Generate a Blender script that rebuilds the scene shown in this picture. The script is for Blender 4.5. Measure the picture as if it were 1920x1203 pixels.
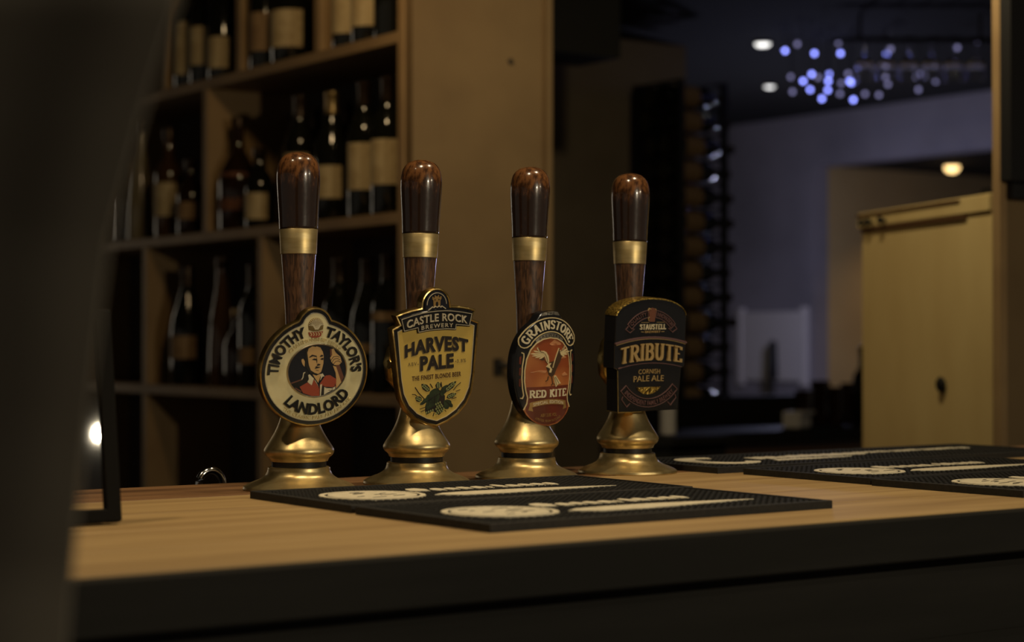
import bpy, bmesh, math, random
from mathutils import Vector, Matrix, Euler
random.seed(7)
S = bpy.context.scene
COL = S.collection
for o in list(bpy.data.objects): bpy.data.objects.remove(o)
R = math.radians
BAR = 1.05                      # height of the bar top; x runs along the bar, y away from the customer

# ------------------------------------------------------------------ camera
EYE = Vector((0, 0, 1.21)); FPX = 3600.0
cam_d = bpy.data.cameras.new('camera'); cam = bpy.data.objects.new('camera', cam_d); COL.objects.link(cam)
cam_d.sensor_width = 36; cam_d.lens = FPX / 1920 * 36
cam.location = EYE; cam.rotation_euler = (R(90) + math.atan(38.5 / FPX), 0, R(-35.26))
cam_d.clip_start = 0.05; cam_d.clip_end = 60
cam_d.dof.use_dof = True; cam_d.dof.focus_distance = 2.13; cam_d.dof.aperture_fstop = 4.6
S.camera = cam

# ------------------------------------------------------------------ world, lights, exposure
w = bpy.data.worlds.new('world'); S.world = w; w.use_nodes = True
w.node_tree.nodes['Background'].inputs[0].default_value = (1.0, 0.90, 0.74, 1)
w.node_tree.nodes['Background'].inputs[1].default_value = 0.075
S.view_settings.view_transform = 'Standard'; S.view_settings.look = 'None'
S.view_settings.exposure = 0.0; S.view_settings.gamma = 1.0
S.view_settings.use_curve_mapping = False

def light(name, kind, loc, energy, color, radius=0.05, target=None, angle=90, blend=0.6):
    d = bpy.data.lights.new(name, kind); o = bpy.data.objects.new(name, d); COL.objects.link(o)
    d.energy = energy; d.color = color; d.shadow_soft_size = radius; o.location = loc
    if kind == 'SPOT': d.spot_size = R(angle); d.spot_blend = blend
    if target is not None:
        o.rotation_euler = (Vector(target) - Vector(loc)).to_track_quat('-Z', 'Y').to_euler()
    return o
WARM = (1.0, 0.78, 0.48)
# downlights in the ceiling over the bar
light('bar_downlight', 'SPOT', (0.95, 1.50, 2.26), 21, WARM, 0.035, (0.95, 1.55, 0), 100, 0.8)
light('bar_downlight', 'SPOT', (1.62, 1.55, 2.26), 19, WARM, 0.035, (1.62, 1.60, 0), 100, 0.8)
light('bar_downlight', 'SPOT', (0.30, 1.60, 2.26), 16, WARM, 0.035, (0.30, 1.60, 0), 100, 0.8)
# wall lamp on the customers' side, mirrored in the menu holder, then a fill
light('wall_lamp_and_fill', 'POINT', (1.504, -0.999, 1.817), 60, (1.0, 0.86, 0.61), 0.012)
light('wall_lamp_and_fill', 'POINT', (2.35, -0.30, 1.82), 10, (1.0, 0.85, 0.59), 0.018)  # added fill light for highlight lines on the handles' right side
# unseen fill spot added behind the bar to brighten the cream door
light('door_fill', 'SPOT', (2.35, 2.45, 2.26), 20, (1.0, 0.82, 0.50), 0.04, (3.0, 2.9, 1.1), 150, 0.6)
# warm lamp beside the shelves
light('shelf_lamp_glow', 'SPOT', (1.90, 3.26, 2.24), 7.5, (1.0, 0.70, 0.36), 0.05, (2.42, 3.85, 1.5), 150, 0.8)

# ------------------------------------------------------------------ material helpers
def mat(name, col, rough=0.5, metal=0.0, noise=None, bump=0.0, coat=0.0, trans=0.0, emit=None, spec=0.5, ior=1.45):
    """noise = (colour2, scale xyz, detail, contrast lo, hi)"""
    m = bpy.data.materials.new(name); m.use_nodes = True
    nt = m.node_tree; b = nt.nodes['Principled BSDF']
    b.inputs['Base Color'].default_value = (*col, 1); b.inputs['Roughness'].default_value = rough
    b.inputs['Metallic'].default_value = metal; b.inputs['Coat Weight'].default_value = coat
    b.inputs['Coat Roughness'].default_value = 0.08
    b.inputs['Transmission Weight'].default_value = trans; b.inputs['IOR'].default_value = ior
    b.inputs['Specular IOR Level'].default_value = spec
    if emit:
        b.inputs['Emission Color'].default_value = (*emit[0], 1); b.inputs['Emission Strength'].default_value = emit[1]
    if noise:
        c2, sc, det, lo, hi = noise
        tc = nt.nodes.new('ShaderNodeTexCoord'); mp = nt.nodes.new('ShaderNodeMapping')
        mp.inputs['Scale'].default_value = sc
        nz = nt.nodes.new('ShaderNodeTexNoise'); nz.inputs['Scale'].default_value = 1.0; nz.inputs['Detail'].default_value = det
        rp = nt.nodes.new('ShaderNodeValToRGB')
        rp.color_ramp.elements[0].position = lo; rp.color_ramp.elements[0].color = (*col, 1)
        rp.color_ramp.elements[1].position = hi; rp.color_ramp.elements[1].color = (*c2, 1)
        nt.links.new(tc.outputs['Object'], mp.inputs['Vector']); nt.links.new(mp.outputs['Vector'], nz.inputs['Vector'])
        nt.links.new(nz.outputs['Fac'], rp.inputs['Fac']); nt.links.new(rp.outputs['Color'], b.inputs['Base Color'])
        if bump:
            bp = nt.nodes.new('ShaderNodeBump'); bp.inputs['Strength'].default_value = bump; bp.inputs['Distance'].default_value = 0.002
            nt.links.new(nz.outputs['Fac'], bp.inputs['Height']); nt.links.new(bp.outputs['Normal'], b.inputs['Normal'])
    return m
M = {}
M['brass'] = mat('aged_brass', (0.66, 0.53, 0.27), 0.36, 0.90, ((0.46, 0.34, 0.15), (60, 60, 60), 6, 0.42, 0.72), 0.12)
M['ferrule'] = mat('ferrule_brass', (0.70, 0.56, 0.29), 0.42, 0.92, ((0.58, 0.44, 0.20), (30, 30, 200), 4, 0.4, 0.7), 0.1)
M['clip_gold'] = mat('clip_gold', (0.62, 0.45, 0.17), 0.28, 1.0, ((0.45, 0.31, 0.11), (150, 150, 150), 3, 0.4, 0.7), 0.15)
M['silver'] = mat('clip_silver', (0.60, 0.56, 0.46), 0.28, 1.0)
M['gasket'] = mat('black_gasket', (0.012, 0.011, 0.01), 0.4)
M['rubber'] = mat('black_rubber', (0.010, 0.0095, 0.009), 0.7, 0, ((0.016, 0.015, 0.013), (200, 200, 200), 3, 0.4, 0.6), 0.1)
M['white_rubber'] = mat('cream_rubber', (0.74, 0.67, 0.50), 0.6, 0, ((0.60, 0.53, 0.38), (120, 120, 120), 4, 0.45, 0.7), 0.1)
M['enamel'] = mat('black_enamel', (0.010, 0.010, 0.012), 0.22, 0, None, 0, 0.3)
M['navy'] = mat('navy_enamel', (0.012, 0.014, 0.024), 0.25)
M['cream'] = mat('cream_enamel', (0.80, 0.73, 0.44), 0.35, 0, ((0.72, 0.63, 0.35), (60, 60, 60), 4, 0.45, 0.7), 0.05)
M['cream_relief'] = mat('cream_relief', (0.70, 0.60, 0.32), 0.3)
M['yellow'] = mat('straw_yellow_print', (0.66, 0.48, 0.12), 0.33, 0, ((0.58, 0.41, 0.10), (25, 25, 25), 3, 0.4, 0.7))
M['ink'] = mat('black_ink', (0.018, 0.014, 0.013), 0.4)
M['ink_red'] = mat('dark_red_ink', (0.06, 0.016, 0.012), 0.4)
M['grey_ink'] = mat('grey_ink', (0.22, 0.16, 0.06), 0.4)
M['skin'] = mat('portrait_skin', (0.62, 0.40, 0.17), 0.4)
M['red'] = mat('portrait_red', (0.36, 0.065, 0.03), 0.4)
M['white_print'] = mat('off_white_print', (0.72, 0.66, 0.48), 0.35)
M['brown_print'] = mat('brown_print', (0.16, 0.06, 0.035), 0.4)
M['green'] = mat('dark_green_print', (0.028, 0.05, 0.022), 0.4, 0, ((0.015, 0.025, 0.014), (120, 120, 120), 3, 0.4, 0.6))
M['leafgreen'] = mat('pale_green_print', (0.26, 0.30, 0.12), 0.4)
M['orange'] = mat('sunset_print', (0.30, 0.07, 0.022), 0.22, 0, ((0.50, 0.19, 0.06), (18, 14, 18), 2, 0.42, 0.62), 0, 0.4)
M['cloud'] = mat('cloud_print', (0.58, 0.26, 0.12), 0.25, 0, None, 0, 0.4)
M['maroon'] = mat('maroon_print', (0.10, 0.022, 0.014), 0.22, 0, ((0.17, 0.035, 0.02), (20, 20, 20), 2, 0.4, 0.65), 0, 0.4)
M['wing'] = mat('wing_cream_print', (0.72, 0.60, 0.34), 0.25, 0, None, 0, 0.4)
M['wingdark'] = mat('wing_brown_print', (0.07, 0.04, 0.022), 0.25, 0, None, 0, 0.4)
M['pale_print'] = mat('pale_metal_print', (0.60, 0.54, 0.40), 0.35, 0.3)
M['gold_print'] = mat('gold_print', (0.42, 0.27, 0.10), 0.3, 0.5)
M['buff'] = mat('buff_letters', (0.55, 0.39, 0.17), 0.28, 0.35)
M['mauve'] = mat('mauve_line', (0.18, 0.10, 0.10), 0.3, 0.3)
M['glitter'] = mat('gold_glitter', (0.50, 0.34, 0.08), 0.3, 0.9, ((0.06, 0.035, 0.01), (500, 500, 500), 2, 0.5, 0.62), 0.6)

def wood(name, c1, c2, scale, rough=0.4, coat=0.0, axis='x', streak=10.0, rnd=True, lo=0.35, hi=0.7):
    m = bpy.data.materials.new(name); m.use_nodes = True; nt = m.node_tree; b = nt.nodes['Principled BSDF']
    b.inputs['Roughness'].default_value = rough; b.inputs['Coat Weight'].default_value = coat; b.inputs['Coat Roughness'].default_value = 0.1
    tc = nt.nodes.new('ShaderNodeTexCoord'); mp = nt.nodes.new('ShaderNodeMapping')
    s = [scale * streak] * 3; s['xyz'.index(axis)] = scale; mp.inputs['Scale'].default_value = s
    nt.links.new(tc.outputs['Object'], mp.inputs['Vector'])
    vec = mp.outputs['Vector']
    if rnd:
        oi = nt.nodes.new('ShaderNodeObjectInfo'); ad = nt.nodes.new('ShaderNodeVectorMath'); ad.operation = 'ADD'
        ml = nt.nodes.new('ShaderNodeMath'); ml.operation = 'MULTIPLY'; ml.inputs[1].default_value = 37
        nt.links.new(oi.outputs['Random'], ml.inputs[0]); nt.links.new(vec, ad.inputs[0]); nt.links.new(ml.outputs[0], ad.inputs[1]); vec = ad.outputs[0]
    nz = nt.nodes.new('ShaderNodeTexNoise'); nz.inputs['Scale'].default_value = 1; nz.inputs['Detail'].default_value = 6; nz.inputs['Distortion'].default_value = 0.6
    nt.links.new(vec, nz.inputs['Vector'])
    rp = nt.nodes.new('ShaderNodeValToRGB'); rp.color_ramp.elements[0].position = lo; rp.color_ramp.elements[1].position = hi
    rp.color_ramp.elements[0].color = (*c1, 1); rp.color_ramp.elements[1].color = (*c2, 1)
    nt.links.new(nz.outputs['Fac'], rp.inputs['Fac']); nt.links.new(rp.outputs['Color'], b.inputs['Base Color'])
    bp = nt.nodes.new('ShaderNodeBump'); bp.inputs['Strength'].default_value = 0.15; bp.inputs['Distance'].default_value = 0.001
    nt.links.new(nz.outputs['Fac'], bp.inputs['Height']); nt.links.new(bp.outputs['Normal'], b.inputs['Normal'])
    return m
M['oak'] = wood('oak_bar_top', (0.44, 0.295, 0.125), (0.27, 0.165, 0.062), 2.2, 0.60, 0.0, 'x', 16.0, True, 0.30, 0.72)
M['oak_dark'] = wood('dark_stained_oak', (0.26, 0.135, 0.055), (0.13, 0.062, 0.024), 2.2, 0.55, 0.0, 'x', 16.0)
M['bar_black'] = mat('black_painted_wood', (0.017, 0.016, 0.014), 0.7, 0, ((0.022, 0.0205, 0.018), (3, 3, 30), 4, 0.4, 0.7), spec=0.12)
M['shaft'] = wood('mahogany_shaft', (0.120, 0.058, 0.028), (0.034, 0.016, 0.008), 70, 0.36, 0.35, 'z', 6.0, True, 0.38, 0.62)
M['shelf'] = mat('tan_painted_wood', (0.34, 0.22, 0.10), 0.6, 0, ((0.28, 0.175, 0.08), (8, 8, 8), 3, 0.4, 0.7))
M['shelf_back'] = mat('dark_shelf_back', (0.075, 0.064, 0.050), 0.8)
M['plaster'] = mat('ochre_plaster', (0.19, 0.125, 0.058), 0.8, 0, ((0.155, 0.10, 0.046), (5, 5, 5), 5, 0.4, 0.7), 0.1)
M['dark_wall'] = mat('dark_brown_paint', (0.30, 0.235, 0.16), 0.8, 0, ((0.24, 0.185, 0.125), (4, 4, 4), 4, 0.4, 0.7), 0.1)
M['grey_wall'] = mat('grey_paint', (0.36, 0.33, 0.36), 0.8, 0, ((0.26, 0.24, 0.26), (2, 2, 2), 4, 0.4, 0.7), 0.1)
M['cream_wall'] = mat('cream_paint', (0.62, 0.44, 0.20), 0.8, 0, ((0.55, 0.38, 0.17), (3, 3, 3), 4, 0.4, 0.7), 0.1)
M['ceiling'] = mat('dark_ceiling_paint', (0.011, 0.010, 0.008), 0.9)
M['floor'] = wood('dark_floorboards', (0.05, 0.03, 0.018), (0.025, 0.015, 0.01), 2, 0.5)
M['door'] = mat('cream_gloss_paint', (0.78, 0.60, 0.28), 0.5, 0, ((0.68, 0.50, 0.22), (6, 6, 3), 5, 0.35, 0.7), 0.1)
M['brown_paint'] = mat('brown_trim_paint', (0.12, 0.06, 0.028), 0.5)
M['black_metal'] = mat('black_metal', (0.010, 0.009, 0.009), 0.5)
M['matt_black'] = mat('matt_black_frame', (0.006, 0.0055, 0.005), 0.85, spec=0.2)
M['chrome'] = mat('chrome', (0.75, 0.74, 0.72), 0.12, 1.0)
M['curtain'] = mat('dark_brown_cloth', (0.15, 0.130, 0.102), 0.95, 0, ((0.135, 0.115, 0.09), (30, 30, 8), 4, 0.4, 0.7))
M['bottle'] = mat('dark_green_glass', (0.008, 0.008, 0.005), 0.07, 0, None, 0, 0.4)
M['bottle_brown'] = mat('brown_glass', (0.022, 0.010, 0.004), 0.07, 0, None, 0, 0.4)
M['bottle_pale'] = mat('frosted_pale_glass', (0.20, 0.16, 0.09), 0.22, 0, None, 0, 0.4)
M['bottle_amber'] = mat('amber_spirit_glass', (0.055, 0.026, 0.009), 0.08, 0, None, 0, 0.4)
M['label'] = mat('cream_paper_label', (0.52, 0.40, 0.21), 0.7, 0, ((0.40, 0.29, 0.14), (40, 40, 40), 4, 0.45, 0.7))
M['label_tan'] = mat('tan_paper_label', (0.30, 0.19, 0.09), 0.7, 0, ((0.22, 0.13, 0.06), (40, 40, 40), 4, 0.45, 0.7))
M['label_red'] = mat('rust_paper_label', (0.19, 0.07, 0.03), 0.7, 0, ((0.12, 0.045, 0.02), (40, 40, 40), 4, 0.45, 0.7))
M['foil'] = mat('dark_foil', (0.05, 0.03, 0.015), 0.3, 0.7)
M['gold_foil'] = mat('gold_foil', (0.40, 0.26, 0.10), 0.3, 0.9)
M['glass'] = mat('clear_glass', (1, 1, 1), 0.02, 0, None, 0, 0, 1.0)
M['pale'] = mat('white_card', (0.80, 0.74, 0.70), 0.7)
M['lamp_white'] = mat('white_lamp', (0.8, 0.8, 0.8), 0.5, emit=((1.0, 0.98, 0.93), 2.2))
M['lamp_warm'] = mat('warm_lamp', (0.8, 0.7, 0.5), 0.5, emit=((1.0, 0.66, 0.26), 3.0))
M['glint_glow'] = mat('glint_window_glow', (0.3, 0.3, 0.3), 0.3, emit=((1.0, 0.86, 0.66), 1.2))  # glow of the added window out of view
M['led'] = mat('blue_led', (0.3, 0.3, 0.6), 0.4, emit=((0.26, 0.30, 1.0), 5.0))
M['led_dim'] = mat('violet_led', (0.3, 0.3, 0.5), 0.4, emit=((0.40, 0.38, 0.72), 0.9))
# grip: dark lacquered wood, worn to orange-brown at the crown
def grip_mat():
    m = bpy.data.materials.new('lacquered_grip'); m.use_nodes = True; nt = m.node_tree; b = nt.nodes['Principled BSDF']
    b.inputs['Roughness'].default_value = 0.22; b.inputs['Coat Weight'].default_value = 0.8; b.inputs['Coat Roughness'].default_value = 0.06
    tc = nt.nodes.new('ShaderNodeTexCoord'); sp = nt.nodes.new('ShaderNodeSeparateXYZ'); nt.links.new(tc.outputs['Object'], sp.inputs[0])
    mp = nt.nodes.new('ShaderNodeMapping'); mp.inputs['Scale'].default_value = (230, 230, 110); nt.links.new(tc.outputs['Object'], mp.inputs['Vector'])
    nz = nt.nodes.new('ShaderNodeTexNoise'); nz.inputs['Scale'].default_value = 1; nz.inputs['Detail'].default_value = 5; nt.links.new(mp.outputs[0], nz.inputs['Vector'])
    mr = nt.nodes.new('ShaderNodeMapRange'); mr.inputs['From Min'].default_value = 0.318; mr.inputs['From Max'].default_value = 0.352
    nt.links.new(sp.outputs['Z'], mr.inputs['Value'])
    a = nt.nodes.new('ShaderNodeMath'); a.operation = 'ADD'; nt.links.new(nz.outputs['Fac'], a.inputs[0])
    k = nt.nodes.new('ShaderNodeMath'); k.operation = 'MULTIPLY'; k.inputs[1].default_value = 0.42; nt.links.new(mr.outputs[0], k.inputs[0]); nt.links.new(k.outputs[0], a.inputs[1])
    rp = nt.nodes.new('ShaderNodeValToRGB'); e = rp.color_ramp.elements
    e[0].position = 0.62; e[0].color = (0.020, 0.009, 0.0045, 1); e[1].position = 0.98; e[1].color = (0.17, 0.072, 0.026, 1)
    x = rp.color_ramp.elements.new(0.78); x.color = (0.055, 0.023, 0.010, 1)
    nt.links.new(a.outputs[0], rp.inputs['Fac']); nt.links.new(rp.outputs['Color'], b.inputs['Base Color'])
    bp = nt.nodes.new('ShaderNodeBump'); bp.inputs['Strength'].default_value = 0.12; bp.inputs['Distance'].default_value = 0.001
    nt.links.new(nz.outputs['Fac'], bp.inputs['Height']); nt.links.new(bp.outputs['Normal'], b.inputs['Normal'])
    return m
M['grip'] = grip_mat()

# ------------------------------------------------------------------ geometry helpers
def tag(o, label=None, cat=None, group=None, kind=None):
    if label: o['label'] = label
    if cat: o['category'] = cat
    if group: o['group'] = group
    if kind: o['kind'] = kind
    return o
def mesh(name, V, Fc, m, parent=None, smooth=False, loc=None):
    me = bpy.data.meshes.new(name); me.from_pydata([tuple(v) for v in V], [], Fc); me.update()
    me.materials.append(m if not isinstance(m, str) else M[m])
    bm = bmesh.new(); bm.from_mesh(me); bmesh.ops.recalc_face_normals(bm, faces=bm.faces); bm.to_mesh(me); bm.free()
    if smooth:
        for p in me.polygons: p.use_smooth = True
        try: me.set_sharp_from_angle(angle=R(38))
        except Exception: pass
    o = bpy.data.objects.new(name, me); COL.objects.link(o)
    if parent: o.parent = parent
    if loc is not None: o.location = loc
    return o
def empty(name, loc=(0, 0, 0), rz=0):
    o = bpy.data.objects.new(name, None); COL.objects.link(o); o.location = loc; o.rotation_euler = (0, 0, rz); o.empty_display_size = 0.05
    return o
class G:                                            # geometry gatherer
    def __init__(s): s.V = []; s.F = []
    def add(s, V, F):
        n = len(s.V); s.V += [tuple(v) for v in V]; s.F += [tuple(i + n for i in f) for f in F]; return s
    def build(s, name, m, parent=None, smooth=False, loc=None): return mesh(name, s.V, s.F, m, parent, smooth, loc)
def boxg(x0, x1, y0, y1, z0, z1, b=0.0):
    if b <= 0:
        V = [(x, y, z) for x in (x0, x1) for y in (y0, y1) for z in (z0, z1)]
        return V, [(0, 1, 3, 2), (4, 6, 7, 5), (0, 4, 5, 1), (2, 3, 7, 6), (0, 2, 6, 4), (1, 5, 7, 3)]
    o = [(x0, y0), (x1, y0), (x1, y1), (x0, y1)]
    return loftg(o, [(b, z0), (0, z0 + b), (0, z1 - b), (b, z1)])
def box(name, m, x0, x1, y0, y1, z0, z1, parent=None, b=0.0):
    g = G(); g.add(*boxg(x0, x1, y0, y1, z0, z1, b)); return g.build(name, m, parent)
def area(P): return 0.5 * sum(P[i][0] * P[(i + 1) % len(P)][1] - P[(i + 1) % len(P)][0] * P[i][1] for i in range(len(P)))
def inset(P, d):
    """offset a closed ccw outline inward by d"""
    if abs(d) < 1e-9: return list(P)
    n = len(P); sgn = 1 if area(P) > 0 else -1; out = []
    for i in range(n):
        a, b, c = Vector(P[i - 1]).to_2d(), Vector(P[i]).to_2d(), Vector(P[(i + 1) % n]).to_2d()
        e1 = (b - a); e2 = (c - b)
        if e1.length < 1e-9 or e2.length < 1e-9: out.append(tuple(b)); continue
        e1.normalize(); e2.normalize()
        n1 = Vector((-e1.y, e1.x)) * sgn; n2 = Vector((-e2.y, e2.x)) * sgn
        k = n1 + n2
        if k.length < 1e-6: out.append(tuple(b + n1 * d)); continue
        k.normalize(); c_ = max(0.45, k.dot(n1)); out.append(tuple(b + k * d / c_))
    return out
def loftg(outline, prof, cap0=True, cap1=True, zf=None):
    """stack of inset outlines: prof = [(inset, z), ...]"""
    n = len(outline); V = []; Fc = []
    for d, z in prof:
        for (x, y) in inset(outline, d): V.append((x, y, z + (zf(x, y) if zf else 0)))
    for k in range(len(prof) - 1):
        for i in range(n):
            j = (i + 1) % n; Fc.append((k * n + i, k * n + j, (k + 1) * n + j, (k + 1) * n + i))
    if cap0: Fc.append(tuple(range(n - 1, -1, -1)))
    if cap1: Fc.append(tuple(range((len(prof) - 1) * n, len(prof) * n)))
    return V, Fc
def loft(name, m, outline, prof, parent=None, cap0=True, cap1=True, smooth=True, zf=None):
    g = G(); g.add(*loftg(outline, prof, cap0, cap1, zf)); return g.build(name, m, parent, smooth)
def latheg(prof, seg=48, c=(0, 0)):
    V = []; Fc = []; n = len(prof)
    for (r, z) in prof:
        for i in range(seg):
            a = 2 * math.pi * i / seg; V.append((c[0] + r * math.cos(a), c[1] + r * math.sin(a), z))
    for k in range(n - 1):
        for i in range(seg):
            j = (i + 1) % seg; Fc.append((k * seg + i, k * seg + j, (k + 1) * seg + j, (k + 1) * seg + i))
    Fc.append(tuple(range(seg - 1, -1, -1))); Fc.append(tuple(range((n - 1) * seg, n * seg)))
    return V, Fc
def lathe(name, m, prof, parent=None, seg=48, c=(0, 0)):
    g = G(); g.add(*latheg(prof, seg, c)); return g.build(name, m, parent, True)
def smooth_prof(P, sub=6):
    """Catmull-Rom through (r, z) points"""
    out = []
    for i in range(len(P) - 1):
        p0 = P[max(i - 1, 0)]; p1 = P[i]; p2 = P[i + 1]; p3 = P[min(i + 2, len(P) - 1)]
        for t in range(sub):
            t = t / sub
            out.append(tuple(0.5 * (2 * p1[k] + (p2[k] - p0[k]) * t + (2 * p0[k] - 5 * p1[k] + 4 * p2[k] - p3[k]) * t * t + (3 * p1[k] - p0[k] - 3 * p2[k] + p3[k]) * t ** 3) for k in range(len(p1))))
    out.append(tuple(P[-1])); return out
def tubeg(pts, r, seg=10):
    pts = [Vector(p) for p in pts]; V = []; Fc = []; n = len(pts); up = Vector((0, 0, 1))
    rr = r if isinstance(r, (list, tuple)) else [r] * n
    for i, p in enumerate(pts):
        t = (pts[min(i + 1, n - 1)] - pts[max(i - 1, 0)]).normalized()
        a = t.cross(up if abs(t.z) < 0.95 else Vector((1, 0, 0))).normalized(); b = t.cross(a)
        for k in range(seg):
            an = 2 * math.pi * k / seg; V.append(p + (a * math.cos(an) + b * math.sin(an)) * rr[i])
    for i in range(n - 1):
        for k in range(seg):
            j = (k + 1) % seg; Fc.append((i * seg + k, i * seg + j, (i + 1) * seg + j, (i + 1) * seg + k))
    Fc.append(tuple(range(seg))); Fc.append(tuple(range((n - 1) * seg, n * seg)))
    return V, Fc
def tube(name, m, pts, r, parent=None, seg=10):
    g = G(); g.add(*tubeg(pts, r, seg)); return g.build(name, m, parent, True)
def extrude2d(V2, F2, z0, z1, warp=None, zf=None):
    """flat polygons -> raised closed pieces"""
    W = [warp(x, y) if warp else (x, y) for x, y in V2]
    zz = [zf(x, y) if zf else 0 for x, y in W]
    n = len(W); V = [(x, y, z1 + q) for (x, y), q in zip(W, zz)] + [(x, y, z0 + q) for (x, y), q in zip(W, zz)]
    Fc = [tuple(f) for f in F2]; cnt = {}
    for f in F2:
        for a, b in zip(f, list(f[1:]) + [f[0]]): cnt.setdefault((min(a, b), max(a, b)), []).append((a, b))
    for k, l in cnt.items():
        if len(l) == 1: a, b = l[0]; Fc.append((b, a, a + n, b + n))
    return V, Fc
# the place seen along a ray, used to find real positions
_c = math.cos(R(-35.26)); _s = math.sin(R(-35.26)); _p = math.atan(38.5 / FPX)
FW = Vector((-_s * math.cos(_p), _c * math.cos(_p), math.sin(_p))); RT = Vector((_c, _s, 0)); UP = RT.cross(FW)
def ray(x, y): return FW + RT * ((x - 960) / FPX) - UP * ((y - 601.5) / FPX)
def at_depth(x, y, d): return EYE + ray(x, y) * d
def on_x(x, y, X): d = ray(x, y); return EYE + d * (X / d.x)
def on_y(x, y, Y): d = ray(x, y); return EYE + d * (Y / d.y)
def on_z(x, y, Z): d = ray(x, y); return EYE + d * ((Z - EYE.z) / d.z)

# ------------------------------------------------------------------ lettering
_tc = {}
def text2d(s, bold=0.0, spacing=1.0):
    key = (s, bold, spacing)
    if key not in _tc:
        c = bpy.data.curves.new('t', 'FONT'); c.body = s; c.size = 1; c.offset = bold; c.space_character = spacing; c.resolution_u = 3
        c.fill_mode = 'FRONT' if hasattr(c, 'fill_mode') else c.fill_mode
        o = bpy.data.objects.new('t', c); COL.objects.link(o); bpy.context.view_layer.update()
        dg = bpy.context.evaluated_depsgraph_get(); me = bpy.data.meshes.new_from_object(o.evaluated_get(dg))
        V = [(v.co.x, v.co.y) for v in me.vertices]; Fc = [tuple(p.vertices) for p in me.polygons]
        bpy.data.objects.remove(o); bpy.data.curves.remove(c); bpy.data.meshes.remove(me)
        bm = bmesh.new(); vs = [bm.verts.new((x, y, 0)) for x, y in V]
        for f in Fc:
            try: bm.faces.new([vs[i] for i in f])
            except ValueError: pass
        bmesh.ops.remove_doubles(bm, verts=bm.verts, dist=1e-5); bm.verts.index_update()
        V = [(v.co.x, v.co.y) for v in bm.verts]; Fc = [tuple(v.index for v in f.verts) for f in bm.faces]; bm.free()
        _tc[key] = (V, Fc)
    return _tc[key]
def fit(V, w_, h_):
    x0 = min(v[0] for v in V); x1 = max(v[0] for v in V); y0 = min(v[1] for v in V); y1 = max(v[1] for v in V)
    return [((x - (x0 + x1) / 2) / (x1 - x0) * w_, (y - y0) / (y1 - y0) * h_) for x, y in V]
def straight(x, y, sag=0.0, half=1.0, shrink=0.0):
    """centred on x, baseline y; sag lowers the ends, shrink makes the ends shorter"""
    return lambda a, b: (x + a, y - sag * (a / half) ** 2 + b * (1 - shrink * (a / half) ** 2))
def arc_up(cx, cy, r, a0=0.0, sx=1.0): return lambda a, b: (cx + sx * (r + b) * math.sin(a / r + a0), cy + (r + b) * math.cos(a / r + a0))
def arc_dn(cx, cy, r, a0=0.0, sx=1.0): return lambda a, b: (cx + sx * (r - b) * math.sin(a / r + a0), cy - (r - b) * math.cos(a / r + a0))
def letters(name, m, s, w_, h_, z0, z1, warp, parent, bold=0.0, spacing=1.0, zf=None):
    V, Fc = text2d(s, bold, spacing); V = fit(V, w_, h_)
    g = G(); g.add(*extrude2d(V, Fc, z0, z1, warp, zf)); return g.build(name, m, parent)
def arcpts(cx, cy, rx, ry, a0, a1, n=8): return [(cx + rx * math.cos(R(a0 + (a1 - a0) * i / n)), cy + ry * math.sin(R(a0 + (a1 - a0) * i / n))) for i in range(n + 1)]
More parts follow.
